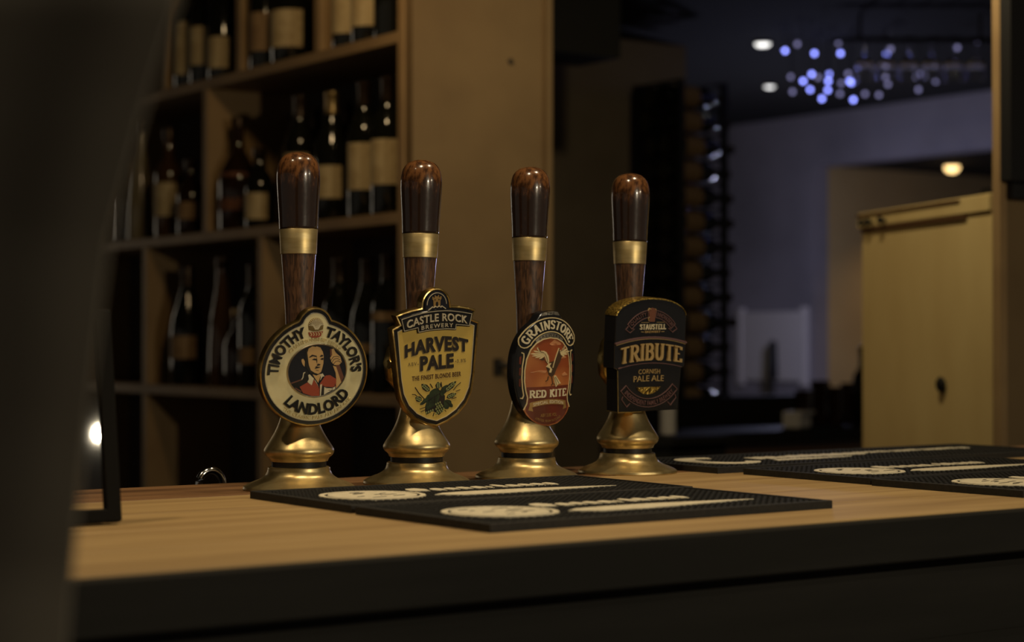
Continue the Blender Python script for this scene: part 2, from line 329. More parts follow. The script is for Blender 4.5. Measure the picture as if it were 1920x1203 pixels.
GL = {   # serif capitals: (advance, strokes, serif spots)
 'I': (.36, [[(.18, 0), (.18, 1)]], [(.18, 0), (.18, 1)]),
 'T': (.72, [[(.04, .95), (.68, .95)], [(.36, 0), (.36, .95)]], [(.36, 0)]),
 'R': (.74, [[(.15, 0), (.15, 1)], [(.15, .95), (.36, .95)] + arcpts(.36, .73, .22, .22, 90, -90) + [(.15, .51)], [(.36, .5), (.66, .02)]], [(.15, 0), (.15, 1), (.66, 0)]),
 'B': (.72, [[(.15, 0), (.15, 1)], [(.15, .95), (.36, .95)] + arcpts(.36, .74, .19, .21, 90, -90) + [(.15, .53)], [(.15, .53), (.38, .53)] + arcpts(.38, .29, .22, .24, 90, -90) + [(.15, .05)]], [(.15, 0), (.15, 1)]),
 'U': (.76, [[(.15, 1), (.15, .3)] + arcpts(.38, .3, .23, .26, 180, 360) + [(.61, 1)]], [(.15, 1), (.61, 1)]),
 'E': (.64, [[(.15, 0), (.15, 1)], [(.15, .95), (.56, .95)], [(.15, .52), (.44, .52)], [(.15, .05), (.58, .05)], [(.55, .78), (.55, .98)], [(.57, .02), (.57, .24)]], [(.15, 0), (.15, 1)]),
 'S': (.60, [[(.52, .74)] + arcpts(.30, .75, .20, .20, 20, 250, 10) + arcpts(.30, .27, .21, .22, 70, -160, 10)], []),
 'A': (.76, [[(.08, 0), (.38, 1)], [(.38, 1), (.68, 0)], [(.20, .33), (.56, .33)]], [(.08, 0), (.68, 0)]),
 'N': (.80, [[(.14, 0), (.14, 1)], [(.14, 1), (.66, 0)], [(.66, 0), (.66, 1)]], [(.14, 0), (.14, 1), (.66, 1)]),
 'G': (.78, [arcpts(.40, .5, .29, .45, 40, 318, 16), [(.62, .02), (.62, .42)], [(.46, .42), (.70, .42)]], []),
 'C': (.70, [arcpts(.40, .5, .29, .45, 42, 318, 16)], []),
 'O': (.80, [arcpts(.40, .5, .30, .45, 0, 360, 22)], []),
 'D': (.76, [[(.15, 0), (.15, 1)], [(.15, .95), (.34, .95)] + arcpts(.34, .5, .29, .45, 90, -90, 12) + [(.15, .05)]], [(.15, 0), (.15, 1)]),
 'K': (.74, [[(.15, 0), (.15, 1)], [(.17, .45), (.60, 1)], [(.28, .56), (.66, 0)]], [(.15, 0), (.15, 1), (.60, 1), (.66, 0)]),
 'L': (.60, [[(.15, 0), (.15, 1)], [(.15, .05), (.54, .05)], [(.53, .02), (.53, .2)]], [(.15, 0), (.15, 1)]),
 'P': (.66, [[(.15, 0), (.15, 1)], [(.15, .95), (.34, .95)] + arcpts(.34, .71, .22, .24, 90, -90) + [(.15, .47)]], [(.15, 0), (.15, 1)]),
 'H': (.80, [[(.15, 0), (.15, 1)], [(.65, 0), (.65, 1)], [(.15, .52), (.65, .52)]], [(.15, 0), (.15, 1), (.65, 0), (.65, 1)]),
 ' ': (.34, [], []),
}
def serif2d(s, wv=.17, wh=.085, serif=.09, st=.06, gap=.05):
    V = []; Fc = []; x = 0.0
    def quadstrip(P):
        n = len(P); L = []; Rr = []; closed = n > 3 and math.dist(P[0], P[-1]) < 1e-4
        for i in range(n):
            a = P[i - 1] if i else (P[-2] if closed else P[0]); c = P[i + 1] if i < n - 1 else (P[1] if closed else P[-1])
            dx, dy = c[0] - a[0], c[1] - a[1]; l = math.hypot(dx, dy) or 1; dx /= l; dy /= l
            h = 0.5 * (wv * abs(dy) + wh * abs(dx))
            L.append((P[i][0] - dy * h, P[i][1] + dx * h)); Rr.append((P[i][0] + dy * h, P[i][1] - dx * h))
        for i in range(n - 1):
            b = len(V); V.extend([L[i], Rr[i], Rr[i + 1], L[i + 1]]); Fc.append((b, b + 1, b + 2, b + 3))
    for ch in s:
        adv, strokes, sf = GL[ch]
        for st_ in strokes: quadstrip([(x + p[0], p[1]) for p in st_])
        for (sx, sy) in sf:
            if serif <= 0: continue
            b = len(V); h = wv / 2 + serif; y0, y1 = (0, st) if sy < .5 else (1 - st, 1)
            V.extend([(x + sx - h, y0), (x + sx + h, y0), (x + sx + h, y1), (x + sx - h, y1)]); Fc.append((b, b + 1, b + 2, b + 3))
            b = len(V); q = .12; ya, yb = (st, st + q) if sy < .5 else (1 - st, 1 - st - q)
            V.extend([(x + sx - h * .85, ya), (x + sx + h * .85, ya), (x + sx + wv / 2, yb), (x + sx - wv / 2, yb)]); Fc.append((b, b + 1, b + 2, b + 3))
        x += adv + gap
    return V, Fc
def sletters(name, m, s, w_, h_, z0, z1, warp, parent, zf=None, **k):
    V, Fc = serif2d(s, **k); V = fit(V, w_, h_); g = G()
    for q, f in enumerate(Fc):
        pv = [V[i] for i in f]
        if area(pv) < 0: pv = pv[::-1]
        g.add(*extrude2d(pv, [(0, 1, 2, 3)], z0, z1 + (q % 9) * 1.5e-5, warp, zf))
    return g.build(name, m, parent)
def polys(name, m, P, z0, z1, parent, fn=None, zf=None):
    g = G()
    for p in P:
        q = [fn(*a) if fn else a for a in p]
        if area(q) < 0: q = q[::-1]
        g.add(*extrude2d(q, [tuple(range(len(q)))], z0, z1, None, zf))
    return g.build(name, m, parent)
def strip(P, w_):
    """thin line along P in mitred pieces"""
    P = [Vector(p).to_2d() for p in P]; P = [p for i, p in enumerate(P) if i == 0 or (p - P[i - 1]).length > 1e-7]
    n = len(P); closed = n > 3 and (P[0] - P[-1]).length < 1e-6; L = []; Rr = []
    for i in range(n):
        a = P[i - 1] if i else (P[-2] if closed else None); c = P[i + 1] if i < n - 1 else (P[1] if closed else None)
        d1 = (P[i] - a).normalized() if a is not None else None; d2 = (c - P[i]).normalized() if c is not None else None
        d1 = d1 if d1 is not None else d2; d2 = d2 if d2 is not None else d1
        n1 = Vector((-d1.y, d1.x)); n2 = Vector((-d2.y, d2.x)); k = n1 + n2
        k = n1 if k.length < 1e-3 else k.normalized(); m_ = k * (w_ / 2 / max(0.5, k.dot(n1)))
        L.append(tuple(P[i] + m_)); Rr.append(tuple(P[i] - m_))
    return [[Rr[i], Rr[i + 1], L[i + 1], L[i]] for i in range(n - 1)]

# ================================================================== the room
def struct(o): o['kind'] = 'structure'; return o
struct(box('floor', 'floor', -4, 11, -3, 10, -0.05, 0))
struct(box('ceiling', 'ceiling', -4, 11, -3, 10, 2.30, 2.40))
# end of the partition that carries the shelves (its narrow face is seen beside the bottles)
struct(box('wall_partition', 'plaster', 2.275, 2.645, 3.60, 3.63, 0, 2.30))
struct(box('wall_shelf_back', 'dark_wall', 2.545, 2.645, 3.63, 7.5, 0, 2.30))
lathe('wall_plug', 'black_metal', [(0.0065, 0), (0.0065, 0.004), (0.004, 0.006)], bpy.data.objects['wall_partition'], 16)
bpy.data.objects['wall_plug'].location = (2.54, 3.60, 1.853); bpy.data.objects['wall_plug'].rotation_euler = (R(90), 0, 0)
struct(box('wall_back', 'dark_wall', 2.645, 4.62, 5.42, 5.52, 0, 2.30))
struct(box('trim_1', 'plaster', 2.632, 2.650, 3.585, 3.60, 0, 2.30))
struct(box('ceiling_beam', 'ceiling', 2.66, 3.42, 4.30, 4.50, 2.02, 2.30))
# far wall with the opening into the next room
struct(box('wall_far', 'grey_wall', 6.5, 6.6, 6.69, 9.6, 0, 2.30))
struct(box('wall_far_header', 'grey_wall', 6.5, 6.6, 3.0, 6.69, 2.05, 2.30))
struct(box('wall_next_room', 'cream_wall', 6.6, 10.0, 6.69, 6.79, 0, 2.06))
struct(box('wall_next_room_back', 'dark_wall', 9.9, 10.0, 3.0, 6.69, 0, 2.06))
struct(box('ceiling_next_room', 'ceiling', 6.6, 10.0, 3.0, 6.8, 2.06, 2.12))
struct(box('wall_left', 'dark_wall', -4, 2.645, 7.5, 7.6, 0, 2.30))
# unseen glowing window, added in the back wall for glints on pump handles
struct(box('glint_window', 'brown_paint', 1.30, 2.06, 7.44, 7.50, 0.78, 0.86))
wn = bpy.data.objects['glint_window']
box('window_frame', 'brown_paint', 1.30, 1.36, 7.44, 7.50, 0.86, 2.14, wn); box('window_frame', 'brown_paint', 2.00, 2.06, 7.44, 7.50, 0.86, 2.14, wn)
box('window_frame', 'brown_paint', 1.36, 2.00, 7.44, 7.50, 2.08, 2.14, wn); box('glint_pane', 'glint_glow', 1.36, 2.00, 7.46, 7.48, 0.86, 2.08, wn)
box('glazing_bar', 'brown_paint', 1.665, 1.695, 7.445, 7.459, 0.86, 2.08, wn); box('glazing_bar', 'brown_paint', 1.36, 2.00, 7.445, 7.459, 1.46, 1.49, wn)
# right: post and wall
pr = at_depth(1874, 300, 3.5)
struct(box('trim_2', 'shelf', pr.x - 0.010, pr.x + 0.008, pr.y - 0.010, pr.y + 0.008, 0, 2.30))
struct(box('wall_right', 'plaster', pr.x + 0.008, 4.6, pr.y - 0.004, pr.y + 0.014, 0, 2.30))

# ================================================================== the bar counter
bar = empty('bar_counter', (0, 0, 0)); tag(bar, 'long oak-topped bar counter with black painted front', 'bar counter')
X0, X1 = -0.9, 2.72
edges = [1.238, 1.372, 1.512, 1.655, 1.800, 1.962]
for i in range(5):
    y0, y1 = edges[i] + 0.0006, edges[i + 1] - 0.0006
    g = G(); g.add(*boxg(X0, X1, y0, y1, BAR - 0.035, BAR, 0.0012))
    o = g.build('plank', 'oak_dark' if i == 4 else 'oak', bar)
box('front_edge', 'bar_black', X0, X1, 1.226, 1.2375, BAR - 0.042, BAR - 0.0015, bar, 0.002)
box('front_frame', 'bar_black', X0, X1, 1.262, 1.30, 0.0, BAR - 0.042, bar)
x = X0 + 0.05
while x < X1 - 0.2:
    box('front_panel', 'bar_black', x, x + 0.42, 1.248, 1.2615, 0.14, BAR - 0.12, bar, 0.006); x += 0.50
box('back_panel', 'bar_black', X0, X1, 1.90, 1.93, 0.0, BAR - 0.036, bar)

# ================================================================== hand pumps
def hand_pump(x, y, tilt, label):
    t = empty('hand_pump', (x, y, BAR)); tag(t, label, 'beer pump', 'brass and wood hand pumps along the bar')
    fl = [(0.0600, 0.0), (0.0606, 0.0012), (0.0600, 0.0035), (0.0570, 0.0055)] + smooth_prof([(0.0570, 0.0055), (0.0500, 0.0085), (0.0430, 0.0112), (0.0372, 0.0150), (0.0345, 0.0195), (0.0338, 0.0228)], 5) + [(0.0335, 0.0238), (0.0322, 0.0246), (0.030, 0.0246)]
    lathe('base_flange', 'brass', fl, t, 72)
    lathe('gasket_ring', 'gasket', [(0.0296, 0.0246), (0.0296, 0.0302)], t, 64)
    bell = [(0.0296, 0.0302), (0.0312, 0.0306), (0.0316, 0.0318)] + smooth_prof([(0.0316, 0.0318), (0.0330, 0.0345), (0.0362, 0.0372), (0.0378, 0.0405), (0.0374, 0.0440), (0.0345, 0.0490), (0.0300, 0.0560), (0.0255, 0.0640), (0.0218, 0.0730), (0.0190, 0.0830), (0.0168, 0.0950), (0.0155, 0.1080), (0.0150, 0.1200)], 5)
    lathe('bell_body', 'brass', bell, t, 72)
    hd = [('handle_shaft', 'shaft', [(0.0146, 0.120), (0.0138, 0.150), (0.0146, 0.191), (0.0166, 0.222), (0.0188, 0.2545)]),
          ('ferrule', 'ferrule', [(0.0190, 0.2546), (0.0196, 0.2550), (0.0209, 0.2812), (0.0206, 0.2817)])]
    for n, m_, p in hd:
        o = lathe(n, m_, p if n == 'ferrule' else smooth_prof(p, 4), t, 56); o.rotation_euler = (0, R(tilt), 0)
    gp = [(0.0206, 0.2818)] + smooth_prof([(0.0209, 0.2822), (0.0216, 0.300), (0.0228, 0.320), (0.0235, 0.334), (0.0231, 0.345), (0.0206, 0.3555), (0.0150, 0.3622), (0.0075, 0.3652), (0.0012, 0.3660)], 5)
    o = lathe('grip', 'grip', gp, t, 56); o.rotation_euler = (0, R(tilt), 0)
    return t
PX = [1.015, 1.166, 1.319, 1.471]; PY = 1.836
for xx, tl, lb in zip(PX, [-0.2, 1.0, 0.9, 0.8],
        ['brass and dark wood hand pump behind the round cream clip, leftmost of four',
         'brass and dark wood hand pump behind the yellow shield clip',
         'brass and dark wood hand pump behind the oval orange clip with the bird',
         'brass and dark wood hand pump behind the thick black arched clip, rightmost of four']):
    hand_pump(xx, PY, tl, lb)

# ================================================================== pump clips
mm = 0.001
def clip(px, py, d, yaw, lean, roll, label):
    p = on_y(px, py, PY - d)
    o = empty('pump_clip', (0, 0, 0)); o.matrix_world = Matrix.Translation(p) @ Matrix.Rotation(R(yaw), 4, 'Z') @ Matrix.Rotation(R(90 - lean), 4, 'X') @ Matrix.Rotation(R(roll), 4, 'Z')
    tag(o, label, 'pump clip', 'pump clips hung on the hand pumps'); return o
def bracket(c, d, w_=46, top=22, bot=-38):
    """brass spring bracket: two cheeks beside the pump neck joined by a bar in front of it"""
    b = empty('bracket'); b.parent = c; zc = -d
    for s_ in (1, -1):
        o = [(17.5, bot), (w_ * .66, bot), (w_ * .93, bot + 13), (w_, -5), (w_ * .90, top - 12), (w_ * .64, top), (17.5, top)]
        o = [(s_ * a * mm, y_ * mm) for a, y_ in o]
        if s_ < 0: o = o[::-1]
        loft('cheek', 'clip_gold', o, [(0.002, zc - 0.006), (0, zc - 0.004), (0, zc + 0.004), (0.003, zc + 0.008)], b)
        g = G(); V, Fc = latheg([(0.0052, 0.0), (0.0052, 1.0)], 18); g.add([(s_ * (0.0200 + z * (w_ * mm - 0.0205)), -0.006 + yy, zc + 0.007 + xx) for xx, yy, z in V], Fc); g.build('hinge_pin', 'clip_gold', b, True)
        g = G(); g.add(*boxg(s_ * 0.0215 - 0.003, s_ * 0.0215 + 0.003, -0.012, 0.010, zc + 0.004, -0.0105)); g.build('arm', 'clip_gold', b)
    g = G(); g.add(*boxg(-0.0185, 0.0185, -0.012, 0.010, -0.0135, -0.0107)); g.build('cross_bar', 'clip_gold', b)

# ---- round cream clip
c1 = clip(589.5, 697, 0.040, -6, -8, 3, 'round cream clip with raised black letters and portrait of a man in red')
RX, RY = 0.0625, 0.0585
def landlord_outline(n=160):
    P = []
    cx_, cy_, r_ = 0.0005, 0.0490, 0.0205
    for i in range(n):
        a = 2 * math.pi * i / n + math.pi / 2; dx, dy = math.cos(a), math.sin(a)
        r = 1 / math.sqrt((dx / RX) ** 2 + (dy / RY) ** 2)
        b = dx * cx_ + dy * cy_; q = b * b - (cx_ * cx_ + cy_ * cy_ - r_ * r_)
        if q > 0 and dy > 0: r = max(r, b + math.sqrt(q))
        P.append((r * dx, r * dy))
    return P
LO = landlord_outline()
loft('body', 'clip_gold', LO, [(0.0015, -0.010), (0, -0.0085), (0, -0.001), (0.0006, 0.0006), (0.0014, 0.0010), (0.0021, 0.0006), (0.0023, -0.0010)], c1)
loft('black_band', 'enamel', LO, [(0.0019, -0.0012), (0.0019, 0.0000), (0.0060, 0.0000), (0.0060, -0.0012)], c1)
loft('gold_line', 'silver', LO, [(0.0056, -0.0010), (0.0056, 0.0007), (0.0064, 0.0007), (0.0064, -0.0010)], c1)
loft('cream_face', 'cream', LO, [(0.0063, -0.0012), (0.0064, 0.0003)], c1, smooth=False)
sx = RX / RY
dgr = math.pi / 180
def ring_text(s, r, h, a0, a1, m_, z, up=True, bold=0.03, sp=1.0, nm='lettering'):
    w_ = r * (a1 - a0) * dgr; mid = (a0 + a1) / 2 * dgr
    f_ = arc_up(0, 0, r, mid, sx) if up else arc_dn(0, 0, r, mid, sx)
    return letters(nm, m_, s, w_, h, 0.0, z, f_, c1, bold, sp)
ring_text('TIMOTHY', 0.0390, 0.0120, -90, -14, 'enamel', 0.0021, True, 0.035)
ring_text("TAYLOR'S", 0.0390, 0.0120, 15.5, 93, 'enamel', 0.0021, True, 0.035)
ring_text('LANDLORD', 0.0462, 0.0125, -47, 57, 'enamel', 0.0021, False, 0.035)
ring_text('CHAMPIONSHIP BEERS', 0.0333, 0.0038, -50, 50, 'cream_relief', 0.0013, True, 0.02, 1.05, 'small_lettering')
ring_text('THE CLASSIC PALE ALE ABV 4.3%', 0.0510, 0.0036, -42, 52, 'cream_relief', 0.0013, False, 0.02, 1.05, 'small_lettering')
OC = (0.0028, 0.0016); ORX, ORY = 0.0345, 0.0290
ov = [(OC[0] + ORX * math.cos(2 * math.pi * i / 80), OC[1] + ORY * math.sin(2 * math.pi * i / 80)) for i in range(80)]
loft('roundel_rim', 'silver', ov, [(-0.0002, 0.0002), (-0.0002, 0.0014), (0.0004, 0.0019), (0.0012, 0.0014), (0.0014, 0.0002)], c1)
rd = loft('roundel', 'navy', ov, [(0.0010, 0.0002), (0.0010, 0.0007)], c1, smooth=False)
def pf(X, Y):
    x_, y_ = (X - 552) / 478, (632 - Y) / 437; r = math.hypot(x_, y_); k = 0.955 / r if r > 0.955 else 1
    return (OC[0] + x_ * k * ORX, OC[1] + y_ * k * ORY)
def pic(name, m_, P, lay): return polys(name, m_, P, 0.0006, 0.0008 + lay * 0.00016, rd, pf)
pic('jacket', 'enamel', [[(110, 830), (310, 775), (345, 665), (385, 620), (420, 700), (420, 800), (300, 880), (330, 990), (200, 930), (120, 850)]], 0.5)
pic('jacket_edge', 'brown_print', strip([(140, 815), (310, 765)], 18) + strip([(300, 960), (200, 895)], 22), 1.2)
pic('jacket_highlight', 'white_print', strip([(305, 765), (325, 735), (338, 660), (362, 650)], 12), 1.4)
pic('waistcoat', 'red', [[(275, 880), (400, 815), (465, 870), (500, 775), (575, 900), (592, 960), (592, 1062), (470, 1052), (330, 985)],
                         [(600, 850), (660, 760), (690, 725), (760, 722), (860, 790), (862, 930), (640, 900), (590, 950)]], 1)
pic('shirt_collar', 'white_print', [[(408, 700), (432, 688), (500, 760), (465, 868), (420, 830), (398, 805), (422, 765)], [(505, 775), (530, 800), (578, 900), (560, 870)], [(598, 705), (640, 685), (672, 738), (640, 735), (600, 800), (612, 740)]], 1.8)
pic('neck', 'skin', [[(480, 690), (540, 715), (608, 690), (605, 730), (570, 835), (520, 760)]], 1.3)
pic('face', 'skin', [[(392, 330), (398, 262), (450, 222), (540, 238), (600, 262), (638, 330), (655, 400), (650, 520), (632, 605), (612, 662), (568, 690), (512, 668), (450, 622), (420, 540), (404, 440)]], 1.6)
pic('ear', 'skin', [[(300, 440), (328, 428), (352, 470), (350, 558), (322, 522), (305, 480)]], 1.6)
pic('hair', 'enamel', [[(360, 300), (395, 240), (470, 200), (545, 222), (525, 246), (470, 234), (412, 268), (392, 330), (404, 440), (425, 600), (470, 650), (520, 690), (440, 670), (385, 580), (360, 540), (358, 420)]], 1.9)
pic('features', 'ink', [[(418, 408), (468, 368), (540, 392), (548, 416), (480, 396), (432, 418)], [(588, 408), (618, 378), (648, 390), (644, 408), (602, 416)],
     [(462, 455), (500, 432), (540, 440), (548, 470), (500, 462)], [(600, 450), (630, 430), (652, 434), (648, 466), (612, 462)],
     [(540, 545), (566, 520), (608, 536), (592, 552), (552, 558)], [(512, 605), (530, 560), (570, 572), (606, 576), (578, 592), (535, 600)], strip([(530, 625), (575, 635), (605, 620)], 8)[0],
     [(540, 400), (552, 470), (546, 530), (536, 480)]], 2.2)
pic('forearm', 'skin', [[(805, 570), (860, 590), (905, 700), (950, 850), (925, 930), (868, 950), (862, 800), (850, 690)]], 1.4)
pic('pump_lever', 'brown_print', [[(848, 562), (905, 548), (992, 770), (945, 850)], [(755, 300), (782, 288), (790, 400), (762, 410)]], 1.7)
pic('hand', 'skin', [[(758, 440), (790, 395), (782, 300), (812, 290), (850, 362), (922, 430), (946, 520), (905, 560), (830, 562), (782, 515)]], 2.0)
pic('finger_lines', 'ink', strip([(770, 480), (810, 425), (870, 420), (910, 440)], 9) + strip([(785, 520), (820, 465), (870, 455), (920, 480)], 9) + strip([(805, 555), (845, 505), (890, 495), (935, 525)], 9), 2.3)
pic('beer_glass', 'white_print', [[(668, 905), (720, 925), (800, 930), (848, 905), (852, 965), (720, 1005), (668, 1050)], [(602, 870), (632, 858), (615, 1058), (600, 1058)]], 1.7)
pic('glass_outline', 'ink', strip([(640, 880), (700, 925), (790, 935), (850, 905), (840, 870)], 9) + [[(632, 890), (668, 905), (665, 1050), (618, 1058)]] + strip([(735, 965), (790, 975), (800, 940)], 8), 1.95)
# wheatsheaf at the top
sh = [(0.0010 + 0.0088 * math.cos(a), 0.0500 + 0.0085 * math.sin(a)) for a in [math.pi * i / 20 for i in range(21)]]
sh += [(-0.0070, 0.0455), (-0.0020, 0.0440), (0.0040, 0.0440), (0.0090, 0.0455)]
wsf = loft('wheatsheaf', 'grey_ink', sh, [(0, 0.0002), (0.0002, 0.0012), (0.002, 0.0022), (0.004, 0.0026)], c1)
polys('straw_line', 'white_print', sum([strip([(0.0012 + 0.0018 * math.cos(a), 0.0460), (0.0012 + 0.0045 * math.cos(a), 0.0505), (0.0010 + 0.0086 * math.cos(a), 0.0500 + 0.0080 * math.sin(a))], 0.00045) for a in [math.pi * (i + .5) / 13 for i in range(13)]], []), 0.0012, 0.0027, wsf)
polys('sheaf_band', 'red', [[(-0.0075, 0.0432), (0.0090, 0.0436), (0.0072, 0.0390), (0.0040, 0.0372), (-0.0030, 0.0372), (-0.0062, 0.0392)]], 0.0002, 0.0016, wsf)
polys('sheaf_mark', 'cream_relief', sum([strip([(-0.0058 + i * 0.0030, 0.0432), (-0.0042 + i * 0.0030, 0.0408), (-0.0052 + i * 0.003, 0.0392)], 0.0008) for i in range(5)], []), 0.0014, 0.0019, wsf)
bracket(c1, 0.040, 40)

# ---- yellow shield clip
c2 = clip(818, 672, 0.0345, 0, -6.5, 4.5, 'yellow shield-shaped clip with black banner on top and printed hops')
half = [(0, -77.5), (14, -73.5), (29, -66), (40, -55.5), (47.5, -42), (51, -26), (53, -8), (55.5, 15), (58.3, 37.5), (48.5, 41.5), (53.5, 52), (44, 54.8), (32, 57.2), (20.0, 58.6)]
knob = [(19.8 * math.cos(a), 60.0 + 19.6 * math.sin(a)) for a in [math.pi / 2 * i / 9 for i in range(0, 10)]]
right = half + knob[:-1]; HO = [(x_ * mm, y_ * mm) for x_, y_ in right + [(0, 79.6)] + [(-x_, y_) for x_, y_ in right[:0:-1]]]
def resamp(P, d):
    out = []
    for i in range(len(P)):
        a, b = Vector(P[i]), Vector(P[(i + 1) % len(P)]); n = max(1, int((b - a).length / d))
        for k in range(n): out.append(tuple(a.lerp(b, k / n)))
    return out
loft('body', 'clip_gold', HO, [(0.0012, -0.0105), (0, -0.009), (0, -0.001), (0.0006, 0.0008), (0.0018, 0.0012), (0.0028, 0.0004), (0.0030, -0.0010)], c2)
loft('black_band', 'enamel', HO, [(0.0026, -0.0012), (0.0026, -0.0002), (0.02, -0.0002)], c2, cap0=False, cap1=False, smooth=False)
ins = [(0, -70.3), (13, -66.5), (26, -59.5), (36.5, -49), (43, -36), (46, -20), (48.5, 8), (50.6, 33.6), (43, 36.6), (42, 33.0), (25, 34.8), (24.6, 30.6), (0, 32.2)]
IO = [(x_ * mm, y_ * mm) for x_, y_ in ins + [(-x_, y_) for x_, y_ in ins[-2:0:-1]]]
loft('yellow_face', 'yellow', IO, [(0, -0.0010), (0, 0.0003)], c2, smooth=False)
polys('gold_line', 'pale_print', strip([(x_ * mm, y_ * mm) for x_, y_ in [(-a, b) for a, b in ins[8::-1]] + ins[1:9]], 0.0008), -0.0002, 0.0009, c2)
bn = [(0, 55.0), (10, 54.7), (20, 53.8), (34, 51.5), (48.0, 48.4), (44.0, 33.0), (26.2, 35.6), (25.4, 30.4), (12, 31.8), (0, 32.0)]
BO = [(x_ * mm, y_ * mm) for x_, y_ in bn + [(-x_, y_) for x_, y_ in bn[-2:0:-1]]]
bnr = loft('banner', 'enamel', BO, [(0, -0.0004), (0, 0.0018), (0.0003, 0.0021)], c2, smooth=False)
BI = inset(BO, 0.0013)
polys('banner_line', 'pale_print', strip(BI + BI[:1], 0.00065), 0.0019, 0.0026, bnr)
sgb = 6.2
letters('lettering', 'pale_print', 'CASTLE ROCK', 0.080, 0.0088, 0.0019, 0.0033, straight(0, 0.0421, 0.0055, 0.040), bnr, 0.02, 1.08)
letters('small_lettering', 'pale_print', 'BREWERY', 0.042, 0.0046, 0.0019, 0.0028, straight(0, 0.0352, 0.0012, 0.021), bnr, 0.01, 1.25)
ka = [(14.8 * math.cos(a), 61.0 + 15.2 * math.sin(a)) for a in [math.pi * i / 24 for i in range(25)]] + [(-14.8, 56), (14.8, 56)]
KO = [(x_ * mm, y_ * mm) for x_, y_ in ka]
kn = loft('crest_disc', 'navy', KO, [(0, -0.0004), (0, 0.0012)], c2, smooth=False)
polys('crest_line', 'pale_print', strip([(x_ * .86 * mm, (61 + (y_ - 61) * .86) * mm) for x_, y_ in ka[:25]], 0.0007), 0.0010, 0.0018, kn)
tw = [(-4.6, 59), (-5.0, 66), (-6.4, 67.2), (-6.4, 70), (-4.8, 70), (-4.8, 68.8), (-3.0, 68.8), (-3.0, 71.5), (-1.6, 71.5), (-1.6, 70), (1.6, 70), (1.6, 71.5), (3.0, 71.5), (3.0, 68.8), (4.8, 68.8), (4.8, 70), (6.4, 70), (6.4, 67.2), (5.0, 66), (4.6, 59)]
polys('crest_castle', 'gold_print', [[(x_ * .95 * mm, y_ * mm) for x_, y_ in tw]], 0.0010, 0.0019, kn)
polys('castle_gate', 'enamel', [[(-1.4 * mm, .0592), (1.4 * mm, .0592), (1.4 * mm, .0632), (0, .0645), (-1.4 * mm, .0632)]] + [[((q - .5) * mm, .0658), ((q + .5) * mm, .0658), ((q + .5) * mm, .0672), ((q - .5) * mm, .0672)] for q in (-2.6, 2.6)], 0.0016, 0.0022, kn)
polys('crest_rock', 'pale_print', strip([(-.0115, .0555), (-.0060, .0588), (-.0045, .0578), (-.0020, .0592), (.0, .0580), (.0025, .0592), (.0048, .0578), (.0064, .0590), (.0115, .0556)], 0.0010), 0.0019, 0.0027, kn)
letters('shadow_lettering', 'grey_ink', 'HARVEST', 0.0840, 0.0172, 0.0002, 0.00045, straight(-0.0006, 0.0070, 0.0040, 0.042, 0.16), c2, 0.045, 1.08)
letters('lettering', 'ink', 'HARVEST', 0.0840, 0.0172, 0.0002, 0.0007, straight(0.0006, 0.0080, 0.0040, 0.042, 0.16), c2, 0.045, 1.08)
letters('shadow_lettering', 'grey_ink', 'PALE', 0.0445, 0.0165, 0.0002, 0.00045, straight(-0.0004, -0.0130), c2, 0.045, 1.08)
letters('lettering', 'ink', 'PALE', 0.0445, 0.0165, 0.0002, 0.0007, straight(0.0008, -0.0120), c2, 0.045, 1.08)
letters('small_lettering', 'grey_ink', 'ABV', 0.0115, 0.0040, 0.0002, 0.0006, straight(-0.0318, -0.0055), c2, 0.0, 1.3)
letters('small_lettering', 'grey_ink', '3.8%', 0.0120, 0.0040, 0.0002, 0.0006, straight(0.0335, -0.0070), c2, 0.0, 1.2)
polys('dot', 'grey_ink', [[(-.0242 + .0007 * math.cos(a), -.0042 + .0007 * math.sin(a)) for a in [k * math.pi / 4 for k in range(8)]], [(.0258 + .0007 * math.cos(a), -.0052 + .0007 * math.sin(a)) for a in [k * math.pi / 4 for k in range(8)]]], 0.0002, 0.0006, c2)
letters('small_lettering', 'ink_red', 'THE FINEST BLONDE BEER', 0.0650, 0.0053, 0.0002, 0.0007, straight(0.0002, -0.0225), c2, 0.012, 1.12)
# hops and barley print (coordinates as in a 1465 x 1203 sketch of the emblem)
def hp(X, Y): return ((X - 700) / 1000 * 0.0660 + 0.000, -0.0270 - (Y - 270) / 670 * 0.0375)
hops = empty('hop_print'); hops.parent = c2
def jag(P, d=14):
    out = []
    for i, p in enumerate(P):
        q = P[(i + 1) % len(P)]; out.append(p); m_ = ((p[0] + q[0]) / 2, (p[1] + q[1]) / 2); l = math.dist(p, q) or 1
        if l > 60: out.append((m_[0] + (q[1] - p[1]) / l * d, m_[1] - (q[0] - p[0]) / l * d))
    return out
polys('cluster', 'ink', [[(470, 720), (560, 470), (660, 400), (790, 440), (870, 560), (860, 800), (790, 900), (740, 935), (690, 880), (620, 840), (560, 870), (490, 900), (468, 830)]], 0.0002, 0.0004, hops, hp)
for lf in ([(365, 690), (410, 620), (480, 560), (560, 480), (600, 415), (650, 388), (740, 405), (760, 470), (745, 510), (660, 530), (560, 590), (470, 660)],
           [(480, 700), (560, 610), (660, 545), (750, 520), (740, 620), (690, 700), (600, 760), (500, 800)],
           [(850, 650), (960, 650), (1000, 720), (1028, 800), (960, 790), (930, 830), (880, 832), (850, 760)],
           [(770, 470), (840, 360), (960, 345), (920, 430), (850, 520), (800, 560)]):
    polys('leaf', 'green', [jag(lf)], 0.0002, 0.0006, hops, hp)
